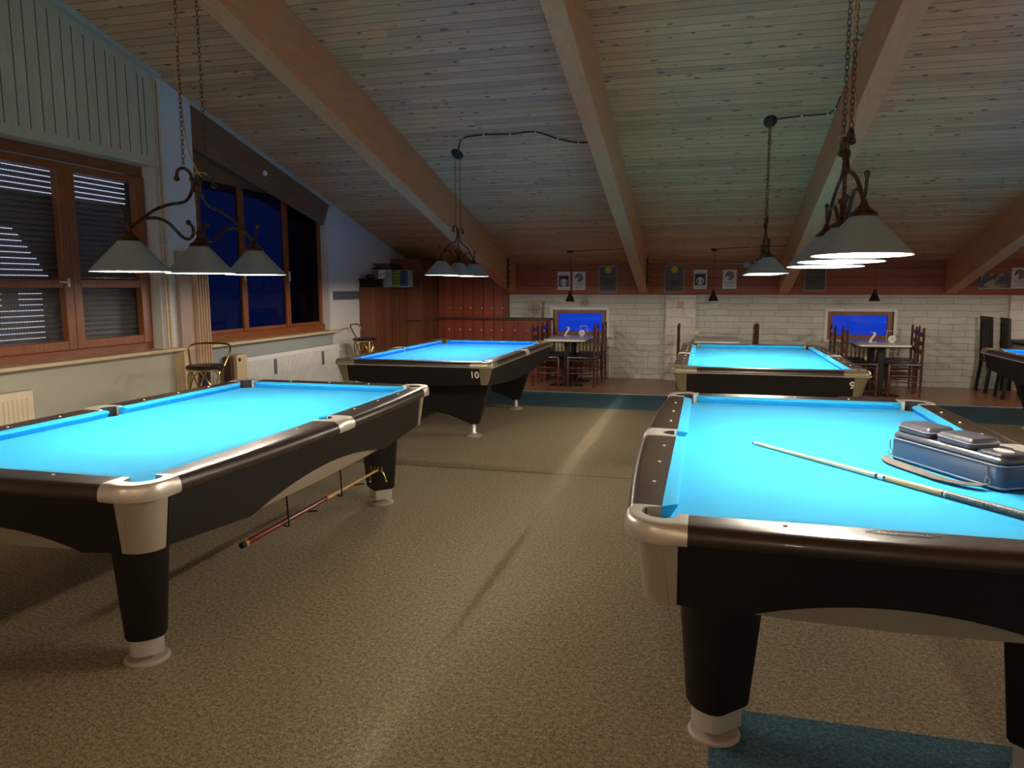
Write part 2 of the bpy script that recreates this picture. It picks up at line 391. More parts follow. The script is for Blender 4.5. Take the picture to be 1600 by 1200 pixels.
# ================================================================== the room
WX = -5.03; GX = -5.17; BY = 12.45; XR = 8.2; YF = -4.5
def roof(y): return 1.90+0.25*(BY-y)
WP = 10.52   # edge between carpet and boards
struct(MB().box(-6.0, XR, YF, WP, -0.1, 0.0).build('floor', 'carpet'))
struct(MB().box(-6.0, XR, WP, BY+.3, -0.1, 0.0).build('floor_boards', 'woodfloor'))
struct(MB().box(WX, XR, WP-.02, WP+.02, -0.01, 0.010).build('trim_1', 'metaltrim'), 'pale edge strip between carpet and floorboards')
# ceiling slab
struct(MB().hexa([(-6, YF, roof(YF)), (XR, YF, roof(YF)), (XR, BY+.3, roof(BY+.3)), (-6, BY+.3, roof(BY+.3))],
                 [(-6, YF, roof(YF)+.15), (XR, YF, roof(YF)+.15), (XR, BY+.3, roof(BY+.3)+.15), (-6, BY+.3, roof(BY+.3)+.15)]).build('ceiling', 'ceiling'))
# beams
def beam(n, x0, x1, y0=YF, y1=BY-.02):
    d = 0.49
    o = MB().hexa([(x0, y0, roof(y0)-d), (x1, y0, roof(y0)-d), (x1, y1, roof(y1)-d), (x0, y1, roof(y1)-d)],
                  [(x0, y0, roof(y0)), (x1, y0, roof(y0)), (x1, y1, roof(y1)), (x0, y1, roof(y1))]).build('trim_%d' % n, 'beam', bevel=0.006)
    return struct(o, 'sloping glued timber roof beam')
for i, (a, b) in enumerate(((-3.34, -3.18), (-1.085, -.93), (1.085, 1.25), (3.43, 3.60), (5.7, 5.86))): beam(i+2, a, b)
# iron shoes at the beam ends
for bx, nm in ((-3.17, 'beam_bracket'), (-.92, 'beam_bracket')):
    t = MB(); t.box(bx-.008, bx+.012, BY-.62, BY-.56, 1.50, 1.98)
    for k in range(4): t.lathe([(.012, -.0), (.012, .022)], (bx+.01, BY-.59, 1.58+.1*k), 8, Matrix.Rotation(PI/2, 4, 'Y'))
    o = t.build(nm, 'iron')
    tag(o, 'dark iron plate bolted to the end of the %s roof beam' % ('wide left' if bx < -2 else 'middle'), 'bracket')
# --- back wall with two window openings
def wall_open(name, m, x0, x1, z0, z1, y0, y1, holes):
    t = MB(); xs = x0
    for (a, b, c, d) in holes:
        t.box(xs, a, y0, y1, z0, z1); t.box(a, b, y0, y1, z0, c); t.box(a, b, y0, y1, d, z1); xs = b
    t.box(xs, x1, y0, y1, z0, z1); return t.build(name, m)
HB = [(-2.53, -1.62, .70, 1.135), (1.83, 2.77, .70, 1.135)]
struct(wall_open('wall_back', 'brick', -5.5, XR, 0, 2.2, BY, BY+.3, HB))
struct(MB().box(WX, XR, BY-.025, BY, 1.39, 1.93).build('trim_8', 'redband'), 'red brown plank band above the painted stone wall')
struct(MB().box(-.647, -.169, BY-.10, BY, 0, 1.388).build('trim_9', 'brickwhite'), 'white painted stone pier')
struct(MB().box(4.29, 4.85, BY-.10, BY, 0, 1.388).build('trim_10', 'brickwhite'), 'white painted stone pier by the right chairs')
struct(MB().box(XR, XR+.2, YF, BY+.3, 0, 6.5).build('wall_right', 'backwall'))
struct(MB().box(-6, XR, YF-.2, YF, 0, 6.5).build('wall_front', 'backwall'))
for i, (a, b, c, d) in enumerate(HB):
    w = bpy.data.objects.new('window_%d' % (i+3), None); COL.objects.link(w); w['kind'] = 'structure'; w.location = ((a+b)/2, BY, c)
    hw = (b-a)/2; h = d-c
    t = MB()   # white reveal
    t.box(-hw-.045, -hw, -.012, .14, -.02, h+.045); t.box(hw, hw+.045, -.012, .14, -.02, h+.045); t.box(-hw, hw, -.012, .14, h, h+.045)
    t.build('window_reveal', 'whiteenamel', w)
    t = MB(); f = .075
    for (p, q, r, s_) in ((-hw, -hw+f, 0, h), (hw-f, hw, 0, h), (-hw+f, hw-f, h-f*.8, h), (-hw+f, hw-f, 0, f)): t.box(p, q, .04, .10, r, s_)
    t.build('window_frame', 'winframe', w, bevel=.004)
    MB().box(-hw+f, hw-f, .065, .071, f, h-f*.8).build('window_pane', 'glass', w)
    MB().box(-hw-.06, hw+.06, -.10, .04, -.04, -.002).build('window_sill', 'tabletop', w, bevel=.004)
# --- left wall: plain parts in the plane WX, windows recessed to GX
def prismX(name, pts, x0, x1, m): return MB().prism(pts, 'X', x0, x1).build(name, m)
def wl(y0, y1, z0, z1=None):   # wall piece reaching the roof when z1 is None
    return [(y0, z0), (y1, z0), (y1, z1 if z1 is not None else roof(y1)), (y0, z1 if z1 is not None else roof(y0))]
t = MB()
t.prism(wl(YF, 2.2, 0), 'X', -5.5, WX)
t.prism(wl(6.20, 6.60, 0), 'X', -5.5, WX); t.prism(wl(9.40, BY+.2, 0), 'X', -5.5, WX)
struct(t.build('wall_left', 'plaster'))
struct(MB().box(-5.5, WX-.02, 2.2, 6.2, 0, .90).build('wall_left_lower', 'greenwall'))
struct(MB().box(-5.5, WX-.02, 6.6, 9.40, 0, .89).build('wall_left_below_window', 'greywall'))
struct(MB().prism([(6.6, 2.62), (9.4, 2.62), (9.4, roof(9.4)), (6.6, roof(6.6))], 'X', -5.5, GX-.02).build('wall_left_above_window', 'fascia'))
struct(MB().box(WX, WX+.004, 9.40, 10.2, 1.344, 1.465).build('trim_11', 'greyband'), 'grey painted stripe on the white wall')
# fascia board under the slope over the far window, and pale trim strips along the slope
struct(MB().prism([(6.6, roof(6.6)-.44), (9.2, roof(9.2)-.36), (9.4, roof(9.4)), (6.6, roof(6.6))], 'X', -5.06, -5.03).build('trim_12', 'fascia'), 'brown fascia board under the roof slope')
def strip(y0, y1, x0, w, n):
    struct(MB().hexa([(x0, y0, roof(y0)-w), (x0+.03, y0, roof(y0)-w), (x0+.03, y1, roof(y1)-w), (x0, y1, roof(y1)-w)],
                     [(x0, y0, roof(y0)), (x0+.03, y0, roof(y0)), (x0+.03, y1, roof(y1)), (x0, y1, roof(y1))]).build('trim_%d' % n, 'caulk'), 'pale strip along the roof slope')
strip(6.60, 9.42, -5.03, .035, 13); strip(2.0, 6.12, -4.99, .045, 14)
# pale reveals of the windows
struct(MB().box(-5.23, WX-.001, 6.02, 6.20, .93, 3.55).build('trim_15', 'plaster'))
t = MB(); t.box(-5.015, -5.0, 6.055, 6.075, .95, 3.45); t.box(-5.015, -5.0, 6.10, 6.125, .95, 3.42); struct(t.build('trim_16', 'sill'), 'narrow shutter guide rails')
struct(MB().box(-5.23, WX-.001, 9.30, 9.401, .93, 2.66).build('trim_17', 'plaster'))
# shutter box cover above the near window, ribbed boards
bc = bpy.data.objects.new('trim_22', None); COL.objects.link(bc); struct(bc, 'grey green ribbed board cover above the shuttered window')
MB().prism([(2.2, 2.64), (6.05, 2.64), (6.05, roof(6.05)-.02), (2.2, roof(2.2)-.02)], 'X', -5.2, -5.005).build('board', 'boxcover', bc)
t = MB(); y = 2.26; k = 0
ys = []
while y < 5.93: ys.append(y); y += .105 if k % 2 else .118; k += 1
for y in ys[:-1]+[5.86, 5.93]: t.prism([(y, 2.72), (y+.007, 2.72), (y+.007, roof(y)-.12), (y, roof(y)-.11)], 'X', -5.006, -5.0015)
t.build('groove', 'groove', bc)
t = MB(); t.prism([(2.2, 2.64), (6.05, 2.64), (6.05, 2.695), (2.2, 2.695)], 'X', -5.006, -4.995); t.build('lower_batten', 'boxcover', bc)
# near window
w = bpy.data.objects.new('window_1', None); COL.objects.link(w); w['kind'] = 'structure'; w.location = (GX, 2.2, .93)
def WB(t, y0, y1, z0, z1, x0=-.03, x1=.03): t.box(x0, x1, y0-2.2, y1-2.2, z0-.93, z1-.93)
t = MB(); WB(t, 2.2, 6.07, .93, 1.005); WB(t, 2.2, 6.07, 2.55, 2.70, -.05, .02); WB(t, 5.99, 6.07, 1.005, 2.55); WB(t, 2.2, 2.3, 1.005, 2.55)
t.build('window_frame', 'winframe_h', w, bevel=.006)
for k, (a, b) in enumerate(((3.3, 5.105), (5.108, 5.985))):
    t = MB()
    WB(t, a, a+.085, 1.008, 2.53, -.01, .055); WB(t, b-.085 if k == 0 else b-.11, b, 1.008, 2.53, -.01, .055)
    WB(t, a+.085, b-.085, 1.008, 1.085, -.01, .05); WB(t, a+.085, b-.085, 2.47, 2.53, -.01, .05); WB(t, a+.085, b-.085, 1.52, 1.59, -.01, .045)
    s_ = t.build('sash', 'winframe', w, bevel=.006)
    t = MB(); WB(t, a+.085, b-.085, 1.085, 2.47, .012, .016); t.build('pane', 'glass', s_)
    if k == 0:
        t = MB(); WB(t, 5.045, 5.065, 1.53, 1.60, .055, .065); t.tube([(.07, 2.855, .63), (.085, 2.84, .635), (.09, 2.74, .64)], .008, 6); t.build('handle', 'whiteenamel', s_)
t = MB()
for k in range(37): t.loft([[(-.112, y_, z_), (-.099, y_, z_+.004), (-.095, y_, z_+.02), (-.099, y_, z_+.036), (-.112, y_, z_+.040)] for y_, z_ in ((0.0, 1.588-.0445*k), (3.85, 1.588-.0445*k))])
t.box(-.13, -.111, .0, 3.87, .0, 1.7)
sh = t.build('roller_shutter', 'shutter', w)
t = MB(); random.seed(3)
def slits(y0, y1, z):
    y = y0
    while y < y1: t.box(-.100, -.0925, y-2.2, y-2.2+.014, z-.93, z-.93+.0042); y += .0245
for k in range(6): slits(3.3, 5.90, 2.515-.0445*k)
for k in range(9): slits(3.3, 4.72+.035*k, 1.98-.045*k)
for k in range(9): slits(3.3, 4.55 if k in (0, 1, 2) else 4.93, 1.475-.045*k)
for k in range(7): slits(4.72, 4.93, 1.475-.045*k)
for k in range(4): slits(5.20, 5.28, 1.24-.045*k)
t.build('slot_glow', 'slit', sh)  # glowing bars on closed slats imitate the light from outside
# near sill
struct(MB().box(-5.16, -4.93, 2.2, 6.215, .912, .942).build('trim_18', 'sill', bevel=.004), 'pale board window sill')
struct(MB().box(-5.10, -4.94, 6.19, 6.25, 0, .905).build('trim_19', 'sill', bevel=.004), 'pale corner board under the sill')
# far window
w2 = bpy.data.objects.new('window_2', None); COL.objects.link(w2); w2['kind'] = 'structure'; w2.location = (GX, 6.6, .93)
def W2(t, y0, y1, z0, z1, x0=-.03, x1=.03): t.box(x0, x1, y0-6.6, y1-6.6, z0-.93, z1-.93)
t = MB(); W2(t, 6.6, 9.32, .93, 1.02, -.03, .06); W2(t, 6.6, 6.76, 1.02, 2.62); W2(t, 9.26, 9.32, 1.02, 2.6)
t.build('window_frame', 'winframe_h', w2, bevel=.005)
for (a, b) in ((6.76, 7.51), (7.515, 8.42), (8.425, 9.26)):
    t = MB(); W2(t, a, a+.042, 1.02, 2.62, -.005, .045); W2(t, b-.042, b, 1.02, 2.62, -.005, .045); W2(t, a+.055, b-.055, 1.02, 1.06, -.005, .04)
    s_ = t.build('sash', 'winframe', w2, bevel=.004)
    t = MB(); W2(t, a+.042, b-.042, 1.06, 2.64, .01, .014); t.build('pane', 'tint3' if a > 8 else 'tint', s_)
for y in (7.50, 8.44):
    t = MB(); W2(t, y, y+.02, 1.60, 1.72, .045, .06); t.build('handle', 'whiteenamel', w2)
struct(MB().box(-5.16, -4.93, 6.62, 9.42, .905, .935).build('trim_20', 'sill', bevel=.004), 'pale window sill above the long radiator')
# boxed pilaster and folded slats between the windows
struct(MB().box(-5.029, -4.985, 6.235, 6.43, 0, 1.875).build('trim_21', 'boxboard', bevel=.004), 'mauve brown boxed pilaster between the windows')
bl = thing('vertical_slats', 'bundle of beige vertical slats hanging between the two windows', 'blind', (-4.97, 6.52, 0))
for k in range(5):
    MB().prism([(-.02, -.086+.042*k), (.030, -.082+.042*k), (.032, -.074+.042*k), (-.02, -.070+.042*k)], 'Z', .74, 1.86).build('slat', 'slat', bl)
MB().box(-.045, -.022, -.10, .11, .74, 1.87).build('backing_panel', 'browntop', bl)
t = MB()
for k in range(6): t.box(-.03+.008*(k % 2), -.01+.008*(k % 2), -.10+.035*k, -.068+.035*k, .05, .735)
tag(t.build('dark_curtain', 'curtain', loc=(-4.985, 6.52, 0)), 'dark blue pleated curtain hanging below the beige slats', 'curtain')
# small white sensor on fascia
tag(MB().lathe([(.03, 0), (.03, .02), (.012, .035)], (0, 0, 0), 12, Matrix.Rotation(PI/2, 4, 'Y')).build('wall_sensor', 'whiteenamel', loc=(-5.03, 7.85, 2.84)), 'small white round sensor on the brown fascia board', 'sensor')

# ================================================================== billiard tables
HW, HL = .635, 1.27
BED = .775; NOSE = .809
SEC = [(0, .785), (0, .818), (.5, .820), (.76, .8195), (.83, .8175), (.90, .811), (.955, .801), (.99, .789), (1.0, .777), (.99, .768), (.96, .762), (.0, .762)]
SECB = [(0, .785), (0, .817), (.6, .822), (.86, .818), (.95, .806), (1.0, .790), (1.0, .772), (.95, .764), (.0, .764)]
def loft_rail(t, inner, outer, sec):
    secs = []
    for a, b in zip(inner, outer):
        secs.append([(a[0]+(b[0]-a[0])*u, a[1]+(b[1]-a[1])*u, z) for u, z in sec])
    t.loft(secs)
def table_geo(model):
    """builds a template table, origin on the floor under its centre, long axis y"""
    A = model == 'A'
    T = thing('pool_table', '', 'pool table')
    cl = 'cloth' if A else 'cloth2'
    sec = SEC if A else SECB
    def ox(y): return (.79+.055*max(0, 1-(y/1.32)**2)) if A else .815
    def oy(x): return (1.445+.02*max(0, 1-(x/.7)**2)) if A else 1.445
    # bed with pocket cut-outs
    pts = []
    ex, ey = HW+.045, HL+.045
    def arc(cx, cy, r, a0, a1, n=10): return [(cx+r*math.cos(a0+(a1-a0)*i/n), cy+r*math.sin(a0+(a1-a0)*i/n)) for i in range(n+1)]
    cr = .074; c0 = (HW+.044, HL+.044)
    q = arc(c0[0], c0[1], cr, math.radians(262), math.radians(188))
    pts += [(ex, -0.10)]+arc(ex+.03, 0, .062, math.radians(238), math.radians(122))+[(ex, .10)]
    pts += q
    top = [(p[0], p[1]) for p in q]
    pts += [(-x, y) for x, y in reversed(q)]
    pts += [(-ex, .10)]+[(-x, y) for x, y in arc(ex+.03, 0, .062, math.radians(122), math.radians(238))]+[(-ex, -.10)]
    pts += [(-x, -y) for x, y in q]+[(x, -y) for x, y in reversed(q)]
    MB().prism(pts, 'Z', BED-.03, BED).build('cloth_bed', cl, T)
    # cushions
    def cushion(p0, p1, nrm, e0, e1):
        """nose from p0 to p1, nrm outward; e0/e1: how far the back end runs beyond the nose end"""
        d = Vector((p1[0]-p0[0], p1[1]-p0[1])).normalized(); prof = [(0, .811), (.0015, .803), (.022, BED+.001), (.052, BED+.001), (.052, .8175), (.012, .8145)]
        s0 = []; s1 = []
        for u, z in prof:
            f = u/.052
            s0.append((p0[0]-d.x*e0*f+nrm[0]*u, p0[1]-d.y*e0*f+nrm[1]*u, z)); s1.append((p1[0]+d.x*e1*f+nrm[0]*u, p1[1]+d.y*e1*f+nrm[1]*u, z))
        MB().loft([s0, s1]).build('cushion', cl, T, bevel=.003)
    c = .082; e = .058; sd = .064; es = -.004
    for sx_ in (1, -1):
        cushion((sx_*HW, -HL+c), (sx_*HW, -sd), (sx_, 0), e, -es); cushion((sx_*HW, sd), (sx_*HW, HL-c), (sx_, 0), -es, e)
        cushion((-HW+c, sx_*HL), (HW-c, sx_*HL), (0, sx_), e, e)
    # rails
    ix, iy = HW+.052, HL+.052
    yc = 1.252; xc = .598; ys_ = .088 if A else .07
    for sx_ in (1, -1):
        for y0, y1 in ((-yc, -ys_), (ys_, yc)):
            n = 10; Y = [y0+(y1-y0)*i/n for i in range(n+1)]
            t = MB(); loft_rail(t, [(sx_*ix, y) for y in Y], [(sx_*ox(y), y) for y in Y], sec); t.build('rail', 'rail', T, smooth=35)
        n = 8; X = [-xc+2*xc*i/n for i in range(n+1)]
        t = MB(); loft_rail(t, [(x, sx_*iy) for x in X], [(x, sx_*oy(x)) for x in X], sec); t.build('rail', 'rail', T, smooth=35)
    # corner castings
    R = .13 if A else .05
    for sx_ in (1, -1):
        for sy_ in (1, -1):
            inner = []; outer = []
            X0, Y0 = ox(yc), oy(xc)
            N = 16
            cpath = [(xc, iy), (HW-.005, iy)]+arc(HW+.038, HL+.038, .072, math.radians(118), math.radians(-28), 12)+[(ix, HL-.01), (ix, yc)]
            arcp = arc(X0-R, Y0-R, R, PI/2, 0, 11)
            opath = [(xc, Y0), (xc+.5*(X0-R-xc), Y0)]+arcp+[(X0, yc+.66*(Y0-R-yc)), (X0, yc+.33*(Y0-R-yc)), (X0, yc)]
            n = min(len(cpath), len(opath)); assert len(cpath) == len(opath), (len(cpath), len(opath))
            t = MB(); ex_s = [(u, z+(.003 if z > .8 else -.004)) for u, z in sec]
            loft_rail(t, [(sx_*p[0], sy_*p[1]) for p in cpath], [(sx_*p[0], sy_*p[1]) for p in opath], [(u*1.012 if u > .9 else u, z) for u, z in ex_s])
            t.build('corner_casting', 'silver' if A else 'olivebrass', T, smooth=40)
            # pocket cup
            t = MB(); prof = [(.064, .690), (.072, .71), (.073, .768), (.068, .768), (.066, .715), (.001, .695)]
            a0_ = math.atan2(sy_, sx_)
            t.loft([[(sx_*(HW+.038)+rr_*math.cos(a_), sy_*(HL+.038)+rr_*math.sin(a_), z_) for rr_, z_ in ((.0715, .760), (.0715, .8195), (.066, .8185), (.066, .760))] for a_ in [a0_+math.radians(-76+152*i/16) for i in range(17)]])
            t.lathe(prof, (sx_*(HW+.038), sy_*(HL+.038), 0), 20, caps=False); t.build('pocket', 'hole', T, smooth=40)
        # side casting
        X0 = ox(0)
        cpath = [(ix, -ys_), (ix, -.062)]+[(HW+.055+.062*math.sin(a), -.060*math.cos(a)) for a in [PI*(i+.5)/10 for i in range(10)]]+[(ix, .062), (ix, ys_)]
        n = len(cpath); opath = [(ox(0)+.002, -ys_+2*ys_*i/(n-1)) for i in range(n)]
        t = MB(); loft_rail(t, [(sx_*p[0], p[1]) for p in cpath], [(sx_*p[0], p[1]) for p in opath], [(u, z+(.003 if z > .8 else -.004)) for u, z in sec]); t.build('side_casting', 'silver', T, smooth=40)
        t = MB(); t.lathe([(.055, .690), (.060, .71), (.061, .768), (.056, .768), (.054, .715), (.001, .695)], (sx_*(HW+.056), 0, 0), 18, caps=False)
        a0_ = 0 if sx_ > 0 else PI
        t.loft([[(sx_*(HW+.055)+rr_*math.cos(a_), rr_*math.sin(a_), z_) for rr_, z_ in ((.0605, .760), (.0605, .8195), (.055, .8185), (.055, .760))] for a_ in [a0_+math.radians(-80+160*i/16) for i in range(17)]]); t.build('pocket', 'hole', T, smooth=40)
    # sights
    D = .094
    me = None
    def sight(x, y):
        nonlocal me
        if me is None:
            o = MB().lathe([(.0065, .8200), (.0065, .8235), (.0055, .8240)], (0, 0, 0), 10).build('sight', 'white', T); me = o.data
        else: o = bpy.data.objects.new('sight', me); COL.objects.link(o); o.parent = T
        o.location = (x, y, 0)
    for sx_ in (1, -1):
        for k in (-3, -2, -1, 1, 2, 3): sight(sx_*(HW+D), k*.3175)
        for k in (-1, 0, 1):
            if not (A and k == 0 and sx_ == -1): sight(k*.3175, sx_*(HL+D))
    # body
    MB().box(-.66, .66, -1.29, 1.29, .52 if A else .60, .700).build('cabinet', 'apron', T)
    if A:
        zt = .766
        for sx_ in (1, -1):
            # long apron with arch
            pt = [(-1.27, zt), (-1.27, .545), (-1.0, .520), (-.72, .492)]
            archp = [(-.72+1.44*i/16, .492+.085*(1-(2*i/16-1)**2)) for i in range(17)]
            poly = pt+archp[1:-1]+[(.72, .492), (1.0, .520), (1.27, .545), (1.27, zt)]
            def X(z): return .755-.12*(zt-z)
            out = [(sx_*X(z), y, z) for y, z in poly]; inn = [(sx_*(X(z)-.03), y, z) for y, z in poly]
            MB().hexa(out, inn).build('apron', 'apron', T)
            cres = archp+[(.72-1.44*i/8, .490-.01*(1-abs(2*i/8-1))) for i in range(9)][1:-1]
            out = [(sx_*(X(z)-.012-.25*(.58-z)), y, z) for y, z in cres]; inn = [(sx_*(X(z)-.034-.25*(.58-z)), y, z) for y, z in cres]
            MB().hexa(out, inn).build('arch_panel', 'champagne', T)
            # short apron
            zt2 = zt
            pt = [(-.63, zt), (-.63, .545), (-.435, .528)]
            archp = [(-.435+.87*i/14, .528+.072*(1-(2*i/14-1)**2)) for i in range(15)]
            poly = pt+archp[1:-1]+[(.435, .528), (.63, .545), (.63, zt)]
            def Yf(z): return 1.402-.12*(zt-z)
            MB().hexa([(x, sx_*Yf(z), z) for x, z in poly], [(x, sx_*(Yf(z)-.03), z) for x, z in poly]).build('apron', 'apron', T)
            cres = archp+[(.435-.87*i/8, .524-.012*(1-abs(2*i/8-1))) for i in range(9)][1:-1]
            MB().hexa([(x, sx_*(Yf(z)-.012-.25*(.6-z)), z) for x, z in cres], [(x, sx_*(Yf(z)-.034-.25*(.6-z)), z) for x, z in cres]).build('arch_panel', 'champagne', T)
            for sy_ in (1, -1):
                # corner plate
                t = MB(); secs = []
                for z in (zt, .545):
                    k = .12*(zt-z); x1 = .760-k; y1 = 1.410-k; r = .085
                    o_ = [(.626, y1), (.65, y1)]+arc(x1-r, y1-r, r, PI/2, 0, 8)+[(x1, 1.30), (x1, 1.282)]
                    i_ = [(x-.02 if x > .7 else x, y-.02 if y > 1.35 else y) for x, y in o_]
                    i_ = [(.626, y1-.025), (.65, y1-.025)]+arc(x1-r, y1-r, r-.022, PI/2, 0, 8)+[(x1-.025, 1.30), (x1-.025, 1.282)]
                    secs.append([(sx_*x, sy_*y, z) for x, y in o_+list(reversed(i_))])
                t.loft(secs); t.build('corner_plate', 'champagne', T, smooth=35)
                # leg
                def sq(h, z, cx=.495, cy=1.15, n=8):
                    # square turned towards the corner, its outer face bulging
                    loc = [(-h, h*.93), (-h*.93, h), (h*.55, h)]
                    loc += [(h*.55+.62*h*math.cos(a_), h*math.sin(a_)) for a_ in [PI/2-PI*i/n for i in range(1, n)]]
                    loc += [(h*.55, -h), (-h*.93, -h), (-h, -h*.93)]
                    q_ = math.sqrt(.5); return [(sx_*(cx+(u-v)*q_), sy_*(cy+(u+v)*q_), z) for u, v in loc]
                lg = MB().loft([sq(.110, .56), sq(.080, .125), sq(.074, .112)]).build('leg', 'apron', T, smooth=30)
                MB().loft([sq(.066, .117), sq(.064, .040)]).build('foot', 'brushed', lg, smooth=30)
                t = MB(); t.lathe([(.088, 0.0), (.088, .008), (.080, .014), (.03, .016), (.03, .045)], (sx_*.495, sy_*1.15, 0), 28); t.build('floor_glide', 'disc', lg, smooth=30)
    else:
        zt = .765
        for sx_ in (1, -1):
            poly = [(-1.38, zt), (-1.38, .600)]+[(-1.3+2.6*i/16, .590-.075*(1-(2*i/16-1)**2)) for i in range(17)]+[(1.38, .600), (1.38, zt)]
            def X(z): return .795-.28*(zt-z)
            MB().hexa([(sx_*X(z), y, z) for y, z in poly], [(sx_*(X(z)-.03), y, z) for y, z in poly]).build('apron', 'apron', T)
            poly = [(-.70, zt), (-.70, .600)]+[(-.6+1.2*i/10, .598-.030*(1-(2*i/10-1)**2)) for i in range(11)]+[(.70, .600), (.70, zt)]
            def Yf(z): return 1.425-.28*(zt-z)
            MB().hexa([(x, sx_*Yf(z), z) for x, z in poly], [(x, sx_*(Yf(z)-.03), z) for x, z in poly]).build('apron', 'apron', T)
            for sy_ in (1, -1):
                t = MB(); secs = []
                for z in (zt, .598):
                    k = .28*(zt-z); x1 = .800-k; y1 = 1.432-k; r = .03
                    o_ = [(.685, y1)]+arc(x1-r, y1-r, r, PI/2, 0, 5)+[(x1, 1.375)]
                    i_ = [(.685, y1-.02)]+arc(x1-r, y1-r, r-.02, PI/2, 0, 5)+[(x1-.02, 1.375)]
                    secs.append([(sx_*x, sy_*y, z) for x, y in o_+list(reversed(i_))])
                t.loft(secs); t.build('corner_plate', 'olivebrass', T, smooth=35)
        t = MB(); X1, Y1 = .819, 1.449
        t.tube([(sa*(X1-.05+.05*math.cos(q_)), sb*(Y1-.05+.05*math.sin(q_)), .772) for sa, sb, qq in ((1, -1, (PI/2, PI/4, 0)), (1, 1, (0, PI/4, PI/2)), (-1, 1, (PI/2, PI/4, 0)), (-1, -1, (0, PI/4, PI/2))) for q_ in qq], .0045, 6, closed=True)
        t.build('edge_strip', 'brushed', T)
        for sy_ in (1, -1):
            # trapezoid pedestal with arched lower edge
            poly = [(-.66, .62), (-.500, .125), (-.43, .120)]+[(-.43+.86*i/12, .120+.120*math.sin(PI*i/12)) for i in range(1, 12)]+[(.43, .120), (.500, .125), (.66, .62)]
            pd = MB().hexa([(x, sy_*(.98-.16*(.62-z)), z) for x, z in poly], [(x, sy_*(.80+.05*(.62-z)), z) for x, z in poly]).build('pedestal', 'apron', T)
            for sx_ in (1, -1):
                t = MB(); t.lathe([(.085, 0), (.085, .006), (.072, .016), (.03, .028), (.022, .040), (.020, .17)], (sx_*.452, sy_*.875, 0), 24); t.build('foot', 'brushed', pd, smooth=35)
    return T
TA = table_geo('A'); TB = table_geo('B')
TBL = {'R': (0.564, 3.625), 'L': (-2.696, 3.575), 'T': (-2.737, 8.055), 'N': (0.532, 8.106), 'Q': (3.86, 8.10)}
tabR = TA; tabR.location = (*TBL['R'], 0); tabR['label'] = 'turquoise pool table at right with a blue cue case and a cue on it'
tabL = dup(TA, (*TBL['L'], 0), 0, 'turquoise pool table by the shuttered window with a bridge stick slung under its side')
tabT = TB; tabT.location = (*TBL['T'], 0); tabT['label'] = 'blue pool table numbered 10 in front of the red lockers'
tabN = dup(TB, (*TBL['N'], 0), 0, 'blue pool table numbered 9 in front of the middle dining table')
tabQ = dup(TB, (*TBL['Q'], 0), 0, 'dark pool table cut by the right edge of the photo, beside the black slatted chairs')
for ch in tabN.children:   # this one is covered in the turquoise cloth of the near tables
    if ch.name.split('.')[0] in ('cloth_bed', 'cushion'):
        ch.material_slots[0].link = 'OBJECT'; ch.material_slots[0].material = M['cloth']
for t_, s_, dx in ((tabT, '10', .630), (tabN, '9', .672)):
    text_obj(s_, .092, 'table_number', 'white', t_, (dx, -1.425+.28*(.765-.693)-.0015, .693), (PI/2+.273, 0, 0), offset=.0022)
text_obj('Brunswick', .034, 'rail_logo', 'piping', tabR, (0.0, -(HL+.094), .8218), (0, 0, 0), extrude=.0004, shear=.3)
t = MB()
for s1 in (1, -1):
    t.tube([(-.10, -(HL+.094), .8216), (-.05, -(HL+.094)+s1*.016, .8216), (.05, -(HL+.094)+s1*.016, .8216), (.10, -(HL+.094), .8216)], .0008, 4)
t.build('logo_outline', 'piping', tabR)

# ================================================================== billiard lamps
UP = [(-.151, .495), (-.141, .53), (-.095, .549), (-.045, .533), (-.027, .482), (-.042, .428), (-.098, .376), (-.212, .35), (-.318, .315), (-.392, .275), (-.473, .224), (-.505, .205)]
LO = [(-.384, .265), (-.312, .271), (-.239, .256), (-.18, .22), (-.126, .187), (-.081, .182), (-.046, .206), (-.047, .245), (-.079, .269)]
def chain(t, x, y0, z0, y1, z1, rl=.030):
    n = int((z1-z0)/(rl*.78)); 
    for i in range(n):
        f = (i+.5)/n; c = Vector((x, y0+(y1-y0)*f, z0+(z1-z0)*f)); a = PI/2*(i % 2)+.3
        pts = []
        for k in range(8):
            b = 2*PI*k/8; u = .0085*math.cos(b); v = rl*.55*math.sin(b)
            pts.append(c+Vector((u*math.cos(a), u*math.sin(a), v)))
        t.tube(pts, .0019, 4, closed=True)
